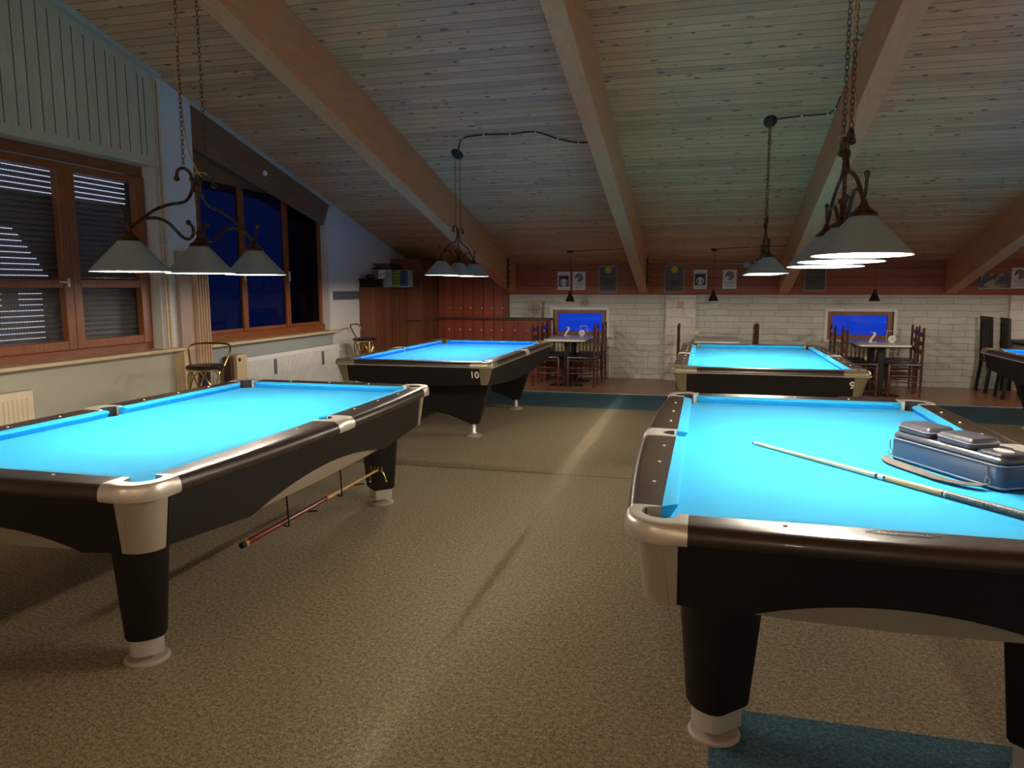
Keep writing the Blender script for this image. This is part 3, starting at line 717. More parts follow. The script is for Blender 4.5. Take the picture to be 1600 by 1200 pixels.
def make_lamp(xc, yc, zr, label, top=None, tilt=0.0, canopy=True, cabled=True, sp=.516):
    L = thing('billiard_lamp', label, 'hanging lamp', (xc, yc, zr), 0, 'three shade lamps hanging over the pool tables'); L.rotation_euler = (tilt, 0, 0)
    k = sp/.516
    for s_ in (-1, 0, 1):
        y = s_*sp
        t = MB(); t.lathe([(.180, 0), (.1785, .004), (.172, .012), (.05, .145), (.046, .150), (.047, .146), (.170, .008), (.178, .0005)], (0, y, 0), 48, caps=False)
        sh_ = t.build('lamp_shade', 'shade', L, smooth=25)
        t = MB(); t.lathe([(.1775, .0015), (.170, .0065), (.0475, .143), (.001, .1435)], (0, y, 0), 40, caps=False); t.build('shade_lining', 'shade_in', sh_, smooth=25)
        t = MB(); t.sphere((0, y, .058), .028, 16, 1.1); t.lathe([(.014, .085), (.014, .142)], (0, y, 0), 12); t.build('bulb', 'bulb', sh_, smooth=True)
        t = MB(); t.lathe([(.052, .146), (.054, .152), (.050, .160), (.036, .168), (.022, .182), (.013, .196), (.010, .210), (.001, .212)], (0, y, 0), 24); t.build('shade_cap', 'bronze', sh_, smooth=35)
        ld = bpy.data.lights.new('bulb_light', 'POINT'); ld.energy = P_TABLE; ld.color = LAMP_COL; ld.shadow_soft_size = .012
        lo = bpy.data.objects.new('bulb_light', ld); COL.objects.link(lo); lo.parent = sh_; lo.location = (0, y, .013)
    for sg in (1, -1):
        t = MB()
        up = bez([(0, sg*p[0]*k, p[1]) for p in UP], 5); rr = [.0085]*len(up); t.tube(up, rr, 8); t.sphere((0, sg*UP[0][0]*k, UP[0][1]-.006), .016, 10)
        ua = t.build('scroll_arm', 'bronze', L, smooth=50)
        t = MB(); t.tube(bez([(0, sg*p[0]*k, p[1]) for p in LO], 5), .0085, 8); t.sphere((0, sg*LO[-1][0]*k, LO[-1][1]), .014, 10); t.build('lower_scroll', 'bronze', ua, smooth=50)
        t = MB(); t.tube(bez([(0, sg*.508*k, .20), (0, sg*.527*k, .225), (0, sg*.548*k, .255), (0, sg*.552*k, .295)], 4), [.0065]*13, 8); t.sphere((0, sg*.552*k, .300), .012, 8, 1.2); t.build('finial_hook', 'bronze', ua, smooth=50)
    t = MB(); t.tube([(0, 0, .20), (0, 0, .49)], .008, 8); t.sphere((0, 0, .215), .016, 10); t.sphere((0, 0, .46), .020, 10, 1.6); t.tube([(0, -.04, .50), (0, .04, .50)], .012, 8)
    t.build('stem', 'bronze', L, smooth=50)
    zt = (top if top is not None else roof(yc))-zr
    for sg in (1, -1):
        t = MB(); chain(t, 0, sg*.092, .553, sg*.078, zt); t.build('chain', 'bronze', L)
    # supply cable with a loop over the stem
    t = MB(); n = 14; pts = [Vector((.02, .02, .52)), Vector((.02, -.05, .60))]
    for i in range(1, n): pts.append(Vector((.006*math.sin(i*1.7), -.09+.018*math.sin(i*1.3), .60+(zt-.60)*i/n)))
    t.tube(bez(pts, 3), .0035, 6)
    t.tube([(.034*math.cos(a)+.005, .034*math.sin(a)+.03, .54) for a in [2*PI*i/14 for i in range(14)]], .004, 6, closed=True)
    t.build('cable', 'cord', L, smooth=True)
    if canopy:
        t = MB(); t.lathe([(.10, 0), (.10, -.012), (.075, -.035), (.02, -.045), (.001, -.045)], (0, 0, 0), 24)
        o = t.build('canopy', 'iron', L, smooth=35, loc=(0, 0, zt+.0)); o.rotation_euler = (-math.atan(.25), 0, 0); o.scale = (.62, 1.15, 1)
    return L
make_lamp(-2.70, 3.556, 1.600, 'three grey cone shades on a bronze scroll frame hanging before the shuttered window')
make_lamp(.564, 3.56, 1.630, 'three grey cone shades seen end on, nearest lamp at the upper right', tilt=-.022, sp=.45)
make_lamp(-2.737, 8.07, 1.648, 'dim grey three shade lamp over the pool table numbered 10', sp=.57)
make_lamp(.530, 7.70, 1.640, 'dark three shade lamp end on over the pool table numbered 9', sp=.50)
make_lamp(3.86, 8.10, 1.645, 'grey three shade lamp over the pool table at the right edge', sp=.50)
make_lamp(3.86, 3.60, 1.640, 'added grey three shade lamp, unseen at the right, for its light', sp=.50)  # unseen lamp added for its light from the right, no table below
# ceiling cables
def cable(pts, r, label, m='blackcord'):
    t = MB(); t.tube(bez([(x, y, roof(y)-.012) for x, y in pts], 5), r, 6); o = t.build('ceiling_cable', m, smooth=True); tag(o, label, 'cable')
    t = MB()
    for x, y in pts[:-1]: t.box(x-.008, x+.008, y-.012, y+.012, roof(y)-.022, roof(y)-.004)
    t.build('cable_clip', 'white', o)
cable([(-2.70, 8.0), (-2.55, 7.70), (-2.3, 7.64), (-2.02, 7.66), (-1.75, 7.64), (-1.55, 7.82), (-1.35, 7.93), (-1.09, 7.93)], .007, 'thin black cable clipped across the ceiling from the lamp of table 10')
cable([(.54, 7.66), (.8, 7.62), (1.02, 7.60), (1.07, 7.5), (1.08, 7.3)], .006, 'thin black cable from the lamp of table 9 to the roof beam')
cable([(-2.08, 11.70), (-1.4, 11.62), (-1.10, 11.60)], .005, 'black cable from the left pendant to the roof beam')
cable([(.12, 11.68), (.6, 11.62), (1.08, 11.58)], .005, 'black cable from the middle pendant to the roof beam')
# small pendants over the dining tables
def pendant(x, y, zb, label):
    P = thing('pendant_lamp', label, 'pendant lamp', (x, y, zb), 0, 'small black pendants along the back wall')
    t = MB(); t.lathe([(.076, 0), (.072, .01), (.055, .055), (.030, .10), (.026, .12), (.026, .155), (.018, .165), (.001, .166), ], (0, 0, 0), 24, caps=False); t.build('lamp_shade', 'black', P, smooth=35)
    t = MB(); t.lathe([(.074, .001), (.070, .010), (.053, .054), (.028, .098), (.001, .10)], (0, 0, 0), 24, caps=False); t.build('shade_lining', 'shade_in', P, smooth=35)
    zt = roof(y)-zb
    MB().tube([(0, 0, .16), (0, 0, zt)], .003, 6).build('cord', 'blackcord', P)
    t = MB(); t.lathe([(.055, 0), (.055, -.02), (.04, -.03), (.001, -.03)], (0, 0, zt), 20); t.build('canopy', 'black', P, smooth=35)
pendant(-2.11, 11.72, 1.29, 'small black bell pendant over the left dining table')
pendant(.092, 11.72, 1.305, 'small black bell pendant between the white posters, middle of the three')
pendant(2.335, 11.72, 1.31, 'small black bell pendant over the right dining table')

# ================================================================== unseen fill globes added behind the camera and right (the room goes on there)
for i, (x, y) in enumerate(((-2.6, -2.2), (0.6, -2.6), (3.9, -1.8), (6.6, 5.0), (6.4, 10.6))):
    zb = 2.35 if y < 0 else 1.95
    P = thing('fill_globe', ['unseen warm fill globe added behind the camera to the left', 'unseen warm fill globe added straight behind the camera', 'unseen warm fill globe added behind the camera to the right', 'unseen warm fill globe added by the right wall', 'unseen warm fill globe added in the far right corner'][i], 'pendant lamp', (x, y, zb))
    t = MB(); t.sphere((0, 0, 0), .10, 20); t.build('globe', mat('warm_fill_globe', (1, 1, 1), .4, emit=FILL_COL, es=P_FILL*(1 if y < 0 else .55)*2.53), P, smooth=True)
    MB().tube([(0, 0, .10), (0, 0, roof(y)-zb)], .004, 6).build('cord', 'blackcord', P)

# ================================================================== cue, cue case, bridge stick
def rod_along(t, p0, p1, r0, r1, seg=14):
    t.tube([p0, p1], [r0, r1], seg)
cue = thing('pool_cue', 'pale pool cue lying diagonally on the nearest right table', 'pool cue', (.235, 3.660, BED)); cue.rotation_euler = (0, 0, math.atan2(-.789, .615))
def cz(s): return .0065+(.0148-.0065)*min(1, s/1.45)
def cpart(nm, m, s0, s1, ex=0): MB().tube([(s0, 0, cz(s0)+.0015), (s1, 0, cz(s1)+.0015)], [cz(s0)+ex, cz(s1)+ex], 16).build(nm, m, cue, smooth=30)
cpart('tip', 'blueplastic', 0, .008); cpart('ferrule', 'white', .008, .03); cpart('shaft', 'maple', .03, .70)
cpart('joint', 'black', .70, .712, .0003); cpart('joint_ring', 'white', .712, .738, .0002); cpart('joint', 'black', .738, .748, .0003)
cpart('forearm', 'honey', .748, .985); cpart('butt_ring', 'black', .985, .992, .0003); cpart('butt_ring', 'white', .992, .998, .0003); cpart('wrap', 'linen', .998, 1.30, .0003); cpart('butt', 'black', 1.30, 1.46)
case = thing('cue_case', 'blue grey leather cue case with two pouches lying on the turquoise cloth', 'cue case', (.795, 3.500, BED+.001)); case.rotation_euler = (0, 0, math.atan2(-.89, .45))
# local x: along the case, local y: +left. width goes to -(-n): n=(.89,.45) is to the left of d
def rbox(t, x0, x1, y0, y1, z0, z1, r=.03, n=5, dome=0.0, taper=0.0):
    def ring(z, ins):
        p = []
        for cx, cy, a in ((x1-r, y0+r, -PI/2), (x1-r, y1-r, 0), (x0+r, y1-r, PI/2), (x0+r, y0+r, PI)):
            for i in range(n+1):
                b = a+PI/2*i/n; p.append((cx+(r-ins)*math.cos(b), cy+(r-ins)*math.sin(b), z))
        return p
    t.loft([ring(z0, .006), ring(z0+.008, 0), ring(z1-.012, taper), ring(z1-.003, taper+.005), ring(z1+dome, taper+.012)])
t = MB(); rbox(t, 0, .575, 0, .168, 0, .095, .03); t.build('body', 'case', case, smooth=35)
t = MB(); rbox(t, .002, .573, .002, .166, .098, .122, .03, dome=.002); t.build('lid', 'casetop', case, smooth=35)
t = MB()
for z in (.014, .096):
    pts = []
    for cx, cy, a in ((.545, .03, -PI/2), (.545, .138, 0), (.03, .138, PI/2), (.03, .03, PI)):
        for i in range(6): b = a+PI/2*i/5; pts.append((cx+.0315*math.cos(b), cy+.0315*math.sin(b), z))
    t.tube(pts, .0028, 6, closed=True)
t.build('piping', 'piping', case, smooth=True)
for x0 in (.015, .235):
    t = MB(); rbox(t, x0, x0+.19, .012, .154, .1235, .160, .028, dome=.006); pc = t.build('pouch', 'casetop', case, smooth=35)
    t = MB(); pts = []
    for cx, cy, a in ((x0+.162, .040, -PI/2), (x0+.162, .126, 0), (x0+.028, .126, PI/2), (x0+.028, .040, PI)):
        for i in range(6): b = a+PI/2*i/5; pts.append((cx+.029*math.cos(b), cy+.029*math.sin(b), .148+.007*math.sin((cx-x0)*20)))
    t.tube(pts, .0024, 6, closed=True); t.build('zip', 'piping', pc, smooth=True)
t = MB(); rbox(t, .43, .565, .012, .156, .1235, .128, .035, dome=.007); t.build('end_pouch', 'casetop', case, smooth=35)
t = MB(); t.tube([(.495+.040*math.cos(a), .085+.020*math.sin(a), .1365) for a in [2*PI*i/20 for i in range(20)]], .0018, 5, closed=True); t.tube([(.465, .085, .1365), (.525, .085, .1365)], .0016, 5); t.build('case_emblem', 'white', case)
t = MB()
for x0 in (.006, .515):
    t.tube([(x0, -.004, .085), (x0+.010, -.010, .045)], .0028, 6); t.tube([(x0+.012+.011*math.cos(a), -.010, .034+.015*math.sin(a)) for a in [2*PI*i/10 for i in range(10)]], .0026, 6, closed=True)
t.build('strap_ring', 'chrome', case, smooth=True)
# strap lying in front of the case
pts = bez([(.012, -.014, .016), (.03, -.045, .012), (.10, -.075, .010), (.17, -.082, .010), (.26, -.085, .010), (.36, -.088, .012), (.44, -.076, .014), (.505, -.048, .018), (.530, -.014, .024)], 5)
t = MB(); secs = []
for i, p in enumerate(pts):
    f = i/(len(pts)-1); d = (pts[min(i+1, len(pts)-1)]-pts[max(i-1, 0)]).normalized(); s_ = Vector((-d.y, d.x, 0)); w = .010+.012*math.sin(PI*f)
    if .6 < f < .93: w = .026
    dz = .010*math.sin(PI*min(1, f*1.4)); a = p+s_*w+Vector((0, 0, dz)); b = p-s_*w*.9
    secs.append([tuple(a), tuple(b), tuple(b-Vector((0, 0, .003))), tuple(a-Vector((0, 0, .003)))])
t.loft(secs); t.build('shoulder_strap', 'strap', case, smooth=50)
# bridge stick hung under the left table
br = thing('bridge_stick', 'long bridge stick with red butt and brass rest slung under the left table', 'bridge stick', (-2.055, 2.885, .335))
MB().tube([(0, 0, 0), (0, .025, 0)], [.0145, .0150], 14).build('bumper', 'rubber', br, smooth=30)
MB().tube([(0, .025, 0), (0, .045, 0)], [.0152, .0150], 14).build('ring', 'orange', br, smooth=30)
MB().tube([(0, .045, 0), (0, .80, 0)], [.0148, .0125], 14).build('butt', 'redbutt', br, smooth=30)
MB().tube([(0, .80, 0), (0, 1.47, 0)], [.012, .0070], 14).build('shaft', 'honey', br, smooth=30)
t = MB()
hd = [(-.052, -.078), (-.050, -.045), (-.036, -.012), (-.014, .004), (.014, .004), (.036, -.010), (.052, -.040), (.062, -.070)]
t.tube(bez([(x, 1.475, z) for x, z in hd], 4), .0045, 8)
for x in (-.042, -.018, .008, .032): t.tube([(x, 1.475, -.004), (x, 1.475, .024)], .0042, 6)
t.tube([(-.044, 1.475, .006), (.034, 1.475, .006)], .0045, 6); t.lathe([(.011, 0), (.011, .03)], (0, 1.455, 0), 12, Matrix.Rotation(-PI/2, 4, 'X'))
t.sphere((-.052, 1.475, -.080), .007, 8); t.sphere((.062, 1.475, -.072), .007, 8)
t.build('brass_rest', 'brass', br, smooth=50)
for y in (3.23, 3.80):
    t = MB(); dx = -2.055-TBL['L'][0]; dy = y-TBL['L'][1]
    t.tube([Vector((dx, dy, 0))+p for p in [Vector((.020, 0, .53))]+bez([(.030, 0, .485), (.030, .01, .36), (.030, .012, .318), (-.02, .05, .314), (-.03, .22, .316), (.02, .27, .318), (.045, .272, .322)], 5)], .0045, 6)
    o = t.build('stick_hook', 'black', tabL, smooth=True); o['label'] = 'black wire hook for the bridge stick'

# ================================================================== seats
def bistro_stool(x, y, rz, label):
    S = thing('bar_stool', label, 'bar stool', (x, y, 0), rz, 'brass bar stools along the left wall')
    t = MB(); t.lathe([(.150, .775), (.166, .785), (.168, .800), (.158, .815), (.10, .820), (.001, .821)], (0, 0, 0), 32); t.build('seat', 'vinyl', S, smooth=35)
    t = MB(); t.lathe([(.155, .765), (.160, .765), (.160, .783), (.155, .783)], (0, 0, 0), 28); t.build('seat_ring', 'brass', S, smooth=35)
    for k in range(4):
        a = PI/4+PI/2*k; t = MB(); t.tube([(.135*math.cos(a), .135*math.sin(a), .77), (.20*math.cos(a), .20*math.sin(a), .012)], .011, 8); lg = t.build('leg', 'brass', S, smooth=True)
        MB().lathe([(.014, 0), (.014, .02)], (.201*math.cos(a), .201*math.sin(a), 0), 10).build('foot_cap', 'rubber', lg)
    t = MB()
    for k in range(4):
        a0 = PI/4+PI/2*k; a1 = a0+PI/2; am = (a0+a1)/2
        t.tube(bez([(.157*math.cos(a0), .157*math.sin(a0), .56), (.150*math.cos(a0+.35), .150*math.sin(a0+.35), .70), (.135*math.cos(am), .135*math.sin(am), .762), (.150*math.cos(a1-.35), .150*math.sin(a1-.35), .70), (.157*math.cos(a1), .157*math.sin(a1), .56)], 5), .007, 6)
    t.build('brace', 'brass', S, smooth=True)
    t = MB(); t.tube([(.185*math.cos(2*PI*i/28), .185*math.sin(2*PI*i/28), .30) for i in range(28)], .009, 6, closed=True)
    t.build('foot_ring', 'brass', S, smooth=True)
    t = MB(); t.tube(bez([(-.05, -.150, .79), (-.10, -.185, .90), (-.125, -.190, .955), (-.150, -.155, .995), (-.160, 0, 1.005), (-.150, .155, .995), (-.125, .190, .955), (-.10, .185, .90), (-.05, .150, .79)], 6), .010, 8)
    t.build('back_hoop', 'brass', S, smooth=True)
bistro_stool(-4.46, 5.86, math.radians(-75), 'brass bar stool with round black seat beside the beige slats')
bistro_stool(-4.64, 9.55, math.radians(8), 'brass bar stool with black seat by the white wall and brown cupboard')

def dining_chair():
    S = thing('dining_chair', '', 'chair', group='rustic dark wood chairs at the dining tables')
    # faces +x, back at x=-.2
    def post(x, y, h, turned):
        t = MB(); pr = [(.016, 0), (.018, .03), (.013, .05), (.018, .09), (.018, .44)]
        if turned: pr += [(.018, .50), (.016, .60), (.019, .66), (.014, h-.11), (.020, h-.095), (.013, h-.08), (.020, h-.065), (.012, h-.05), (.019, h-.03), (.012, h-.008), (.001, h)]
        else: pr += [(.012, .455)]
        t.lathe(pr, (x, y, 0), 12); return t.build('leg', 'chairwood', S, smooth=40)
    for sy_ in (1, -1): post(-.20, sy_*.185, .965, True); post(.20, sy_*.195, .45, False)
    t = MB(); rbox(t, -.215, .225, -.215, .215, .435, .470, .02); t.build('seat', 'vinyl', S, smooth=35)
    t = MB()
    for a, b in (((-.2, -.185), (.2, -.195)), ((-.2, .185), (.2, .195)), ((.2, -.195), (.2, .195)), ((-.2, -.185), (-.2, .185))):
        t.tube([(a[0], a[1], .405), (b[0], b[1], .405)], .014, 6)
    t.build('seat_rail', 'chairwood', S, smooth=True)
    for z in (.29, .21):
        for a, b in (((-.2, -.185), (.2, -.195)), ((-.2, .185), (.2, .195))): MB().tube([(a[0], a[1], z), ((a[0]+b[0])/2, a[1], z), (b[0], b[1], z)], [.007, .010, .007], 8).build('stretcher', 'chairwood', S, smooth=True)
    for sy in (.25,): MB().tube([(.2, -.195, sy), (.2, 0, sy), (.2, .195, sy)], [.007, .010, .007], 8).build('stretcher', 'chairwood', S, smooth=True)
    for z in (.86, .74, .62):
        poly = [(-.175, z-.025), (.175, z-.025), (.175, z+.02), (.09, z+.035), (0, z+.03), (-.09, z+.035), (-.175, z+.02)]
        MB().prism([(a, b) for a, b in poly], 'X', -.207, -.193).build('back_slat', 'chairwood', S)
    return S
DC = dining_chair()
chairs = [(-2.37, 11.28, 0, 'dark wooden chair on the left of the left dining table, nearer one'), (-2.34, 11.80, 0, 'dark wooden chair on the left of the left dining table by the wall'),
          (-1.82, 11.28, PI, 'dark wooden chair on the right of the left dining table, nearer one'), (-1.78, 11.90, PI, 'dark wooden chair on the right of the left dining table by the radiator'),
          (-.20, 11.55, 0, 'dark wooden chair before the white stone pier at the middle table'), (.50, 11.45, PI, 'dark wooden chair on the right of the middle dining table, nearer one'), (.56, 11.95, PI, 'dark wooden chair on the right of the middle dining table by the wall'),
          (2.10, 11.30, 0, 'dark wooden chair on the left of the right dining table, nearer one'), (2.03, 11.88, 0, 'dark wooden chair on the left of the right dining table by the window'),
          (2.66, 11.32, PI, 'reddish wooden chair on the right of the right dining table, nearer one'), (2.75, 11.90, PI, 'reddish wooden chair on the right of the right dining table by the wall')]
for i, (x, y, rz, lb) in enumerate(chairs):
    if i == 0: DC.location = (x, y, 0); DC.rotation_euler = (0, 0, rz); DC['label'] = lb
    else: dup(DC, (x, y, 0), rz, lb)

def dining_table(x, y0, y1, w, label):
    T = thing('dining_table', label, 'dining table', (x, (y0+y1)/2, 0), 0, 'pale topped dining tables along the back wall'); h = (y1-y0)/2
    t = MB(); rbox(t, -w/2, w/2, -h, h, .705, .735, .05); t.build('tabletop', 'tabletop', T, smooth=35)
    t = MB(); rbox(t, -w/2+.01, w/2-.01, -h+.01, h-.01, .690, .704, .05); t.build('top_edge', 'black', T, smooth=35)
    for yy in (-h*.55, h*.45):
        t = MB(); t.box(-.04, .04, yy-.04, yy+.04, .03, .69); col = t.build('column', 'black', T)
        t = MB(); t.prism([(-.25, 0), (.25, 0), (.25, .018), (.06, .04), (-.06, .04), (-.25, .018)], 'Y', yy-.045, yy+.045); t.build('foot', 'black', T)
dining_table(-2.06, 10.95, 12.15, .64, 'pale topped dining table under the left blue window')
dining_table(.16, 11.10, 12.20, .66, 'pale topped dining table in the middle beside the white stone pier')
dining_table(2.36, 10.95, 12.15, .66, 'pale topped dining table under the right blue window')

# table items
def table_items(x, y, side):
    z = .7365
    d = thing('coaster_disc', 'round white disc sign on the %s dining table' % side, 'sign', (x+.10, y+.02, z))
    t = MB(); t.lathe([(.050, 0), (.050, .014), (.044, .018), (.001, .018)], (0, 0, .052), 28, Matrix.Rotation(PI/2, 4, 'X')); t.box(-.03, .03, -.02, .02, 0, .006); t.build('disc', 'paper', d, smooth=35)
    t = MB(); t.tube([(.024*math.cos(a), -.0195, .052+.024*math.sin(a)) for a in [2*PI*i/20 for i in range(20)]], .0016, 5, closed=True); t.box(-.004, .004, -.020, -.0185, .038, .066); t.build('print', 'greyink', d)
    f = thing('frame_stand', 'small clear square frame stand behind the white disc on the %s table' % side, 'stand', (x+.11, y+.13, z))
    t = MB(); 
    for a, b in (((-.055, 0), (-.055, .155)), ((-.055, .155), (.055, .155)), ((.055, .155), (.055, 0)), ((-.055, 0), (.055, 0))): t.tube([(a[0], 0, a[1]+.004), (b[0], 0, b[1]+.004)], .0040, 6)
    t.box(-.06, .06, -.03, .03, 0, .004)
    t.build('frame', 'whiteenamel', f)
    g = thing('card_holder', 'clear upright holder with a curled white card on the %s dining table' % side, 'card holder', (x-.14, y+.05, z))
    t = MB(); t.box(-.055, .055, -.03, .03, 0, .008); t.build('base', 'whiteenamel', g)
    t = MB(); secs = []
    for (px, pz) in ((-.035, .01), (-.012, .06), (.016, .095), (.026, .125), (.005, .145), (-.020, .142)): secs.append([(px-.018, -.02, pz), (px+.016, -.02, pz), (px+.016, .02, pz+.004), (px-.018, .02, pz+.004)])
    t.loft(secs); t.build('card', 'paper', g, smooth=50)
table_items(-2.02, 11.75, 'left'); table_items(2.42, 11.35, 'right')

# black high-back chairs and table at the right
def tall_chair(x, y, rz, label):
    S = thing('slat_back_chair', label, 'chair', (x, y, 0), rz, 'black slat back chairs at the right')
    for sy_ in (1, -1):
        MB().hexa([(-.26, sy_*.20-.02, 0), (-.22, sy_*.20-.02, 0), (-.22, sy_*.20+.02, 0), (-.26, sy_*.20+.02, 0)], [(-.215, sy_*.20-.02, .45), (-.175, sy_*.20-.02, .45), (-.175, sy_*.20+.02, .45), (-.215, sy_*.20+.02, .45)]).build('leg', 'black', S)
        MB().box(.17, .21, sy_*.19-.02, sy_*.19+.02, 0, .45).build('leg', 'black', S)
        MB().hexa([(-.215, sy_*.20-.022, .45), (-.18, sy_*.20-.022, .45), (-.18, sy_*.20+.022, .45), (-.215, sy_*.20+.022, .45)], [(-.245, sy_*.20-.022, 1.09), (-.22, sy_*.20-.022, 1.09), (-.22, sy_*.20+.022, 1.09), (-.245, sy_*.20+.022, 1.09)]).build('back_post', 'black', S)
    MB().box(-.21, .22, -.22, .22, .44, .48).build('seat', 'black', S, bevel=.006)
    MB().box(-.245, -.215, -.20, .20, 1.02, 1.09).build('top_rail', 'black', S, bevel=.004)
    for k in range(4):
        yy = -.12+.08*k; MB().hexa([(-.212, yy-.02, .48), (-.2, yy-.02, .48), (-.2, yy+.02, .48), (-.212, yy+.02, .48)], [(-.238, yy-.02, 1.03), (-.226, yy-.02, 1.03), (-.226, yy+.02, 1.03), (-.238, yy+.02, 1.03)]).build('slat', 'black', S)
tall_chair(4.12, 12.03, 0, 'black slat back chair against the wall, behind its twin at the right edge')
tall_chair(4.16, 11.42, math.radians(-6), 'black slat back chair with visible slats before the white pier')
T = thing('dark_dining_table', 'dark dining table beside the black slatted chairs at the right edge', 'dining table', (4.62, 11.72, 0))
MB().box(-.42, .42, -.6, .6, .71, .75).build('tabletop', 'black', T, bevel=.006)
for sx_ in (1, -1):
    for sy_ in (1, -1): MB().box(sx_*.38-.03, sx_*.38+.03, sy_*.54-.03, sy_*.54+.03, 0, .71).build('leg', 'black', T)

# ================================================================== cupboards, lockers and things on them
cu = thing('brown_cupboard', 'tall brown wooden cupboard standing against the white wall', 'cupboard', (0, 0, 0))
MB().box(-5.028, -4.765, 10.2, 11.35, 0, 1.52).build('body', 'brownpanel', cu)
for y0, y1 in ((10.22, 10.60), (10.61, 10.98), (10.99, 11.34)):
    d_ = MB().box(-4.765, -4.748, y0, y1, .06, 1.50).build('door', 'brownpanel', cu, bevel=.003)
    MB().sphere((-4.738, y0+.06, .85), .013, 10).build('knob', 'brass', d_, smooth=True)
cu2 = thing('corner_cupboard', 'brown cupboard reaching the roof in the corner by the red lockers', 'cupboard', (0, 0, 0))
MB().prism([(11.36, 0), (12.10, 0), (12.10, roof(12.10)-.005), (11.36, roof(11.36)-.20)], 'X', -5.028, -4.50).build('body', 'brownpanel', cu2)
for z0, z1 in ((.06, .95), (1.0, 1.86)):
    d_ = MB().box(-4.50, -4.485, 11.38, 12.08, z0, z1).build('door', 'brownpanel', cu2, bevel=.003)
    MB().sphere((-4.475, 11.44, (z0+.74) if z0 < .5 else z0+.12), .013, 10).build('knob', 'brass', d_, smooth=True)
MB().box(-4.775, -4.497, 11.354, 11.36, .955, .99).build('ledge', 'browntop', cu2)
lk = thing('red_locker_wall', 'red brown plank locker wall reaching the roof behind table 10', 'lockers', (0, 0, 0))
MB().prism([(12.12, 1.0), (BY-.026, 1.0), (BY-.026, roof(BY)-.01), (12.12, roof(12.12)-.01)], 'X', -4.48, -3.29).build('body', 'redpanel', lk)
x = -4.47; k = 0
for a, b in ((-4.475, -4.24), (-4.235, -4.04), (-4.035, -3.86), (-3.855, -3.66), (-3.655, -3.48), (-3.475, -3.30)):
    d_ = MB().box(a, b, 12.104, 12.12, 1.02, 1.88).build('door', 'redpanel', lk, bevel=.002)
    MB().sphere((b-.03, 12.095, 1.17), .012, 10).build('knob', 'white', d_, smooth=True)
lc = thing('red_low_cabinet', 'low red brown cabinet with round knobs below the locker wall', 'cabinet', (0, 0, 0))
MB().box(-4.48, -2.56, 12.12, BY-.026, 0, .965).build('body', 'redpanel', lc)
MB().box(-4.48, -2.53, 12.08, BY-.026, .966, .999).build('top', 'browntop', lc, bevel=.003)
xs = [-4.475, -4.24, -4.04, -3.86, -3.66, -3.48, -3.30, -3.07, -2.84, -2.565]
for a, b in zip(xs[:-1], xs[1:]):
    d_ = MB().box(a, b-.006, 12.104, 12.12, .05, .955).build('door', 'redpanel', lc, bevel=.002)
    MB().sphere((b-.045, 12.095, .80), .014, 10).build('knob', 'white', d_, smooth=True)
# round emblem crate on the low cabinet
cr_ = thing('printed_crate_board', 'upright pale board with a round printed emblem on the low red cabinet', 'board', (-2.80, 12.26, 1.0))
MB().box(-.115, .115, -.02, .02, 0, .30).build('board', 'crate', cr_, bevel=.02)
t = MB(); 
for r_ in (.11, .075): t.tube([(r_*.75*math.cos(a), -.022, .15+r_*math.sin(a)) for a in [2*PI*i/28 for i in range(28)]], .005, 5, closed=True)
t.build('emblem_ring', 'greyink', cr_)
t = MB(); t.lathe([(.06, 0), (.06, .003)], (0, -.020, .15), 24, Matrix.Rotation(PI/2, 4, 'X')); t.build('emblem_disc', 'greyplastic', cr_)
t = MB()
for xx in (-.03, 0, .03): t.box(xx-.004, xx+.004, -.026, -.0235, .07, .23)
t.box(-.11, .11, -.026, -.0235, .128, .136); t.box(-.11, .11, -.026, -.0235, .150, .158); t.build('emblem_lines', 'ink', cr_)
# things on the brown cupboard
o = thing('black_tray', 'black tray with a dark cloth bag on top of the brown cupboard', 'tray', (-4.90, 10.33, 1.521))
t = MB(); t.box(-.125, .13, -.12, .16, 0, .10); t.box(-.14, .15, -.13, .17, .10, .125); t.build('box', 'black', o, bevel=.006)
t = MB(); t.sphere((0, 0, .155), .075, 14, .55); t.build('bag', 'vinyl', o, smooth=True)
o = thing('card_stack', 'pale printed cards standing against the grey organiser', 'cards', (-4.80, 10.40, 1.648))
t = MB(); t.hexa([(0, 0, .0), (.10, 0, 0), (.10, .004, 0), (0, .004, 0)], [(.0, .03, .13), (.10, .03, .13), (.10, .034, .13), (0, .034, .13)]); t.build('card', 'paper', o)
t = MB(); t.tube([(.02, .000, .03), (.05, .010, .07), (.08, .012, .05), (.09, .016, .09)], .006, 6); t.build('print', 'ink', o)
o = thing('drawer_organiser', 'grey organiser with green and blue compartments on the brown cupboard', 'organiser', (-4.56, 10.62, 1.521))
MB().box(-.30, -.11, -.02, .16, 0, .26).build('body', 'greyplastic', o)
MB().box(-.11, .16, .02, .16, 0, .26).build('body', 'greyplastic', o)
for k in range(5):
    z = .018+.048*k
    t = MB(); t.hexa([(-.10, -.02, z), (.015, -.02, z), (.015, .02, z), (-.10, .02, z)], [(-.10, -.005, z+.034), (.015, -.02, z+.034), (.015, .02, z+.034), (-.10, .02, z+.034)]); t.build('green_drawer', 'greenplastic', o)
    t = MB(); t.hexa([(.03, -.02, z), (.145, -.02, z), (.145, .02, z), (.03, .02, z)], [(.03, -.005, z+.034), (.145, -.02, z+.034), (.145, .02, z+.034), (.03, .02, z+.034)]); t.build('blue_drawer', 'blueplastic', o)
    t = MB(); t.box(-.10, -.02, -.012, .02, z+.034, z+.044); t.box(.03, .11, -.012, .02, z+.034, z+.044); t.build('drawer_gap', 'black', o)
o = thing('folded_tripod', 'folded black tripod lying on top of the grey organiser', 'tripod', (-4.72, 10.70, 1.796))
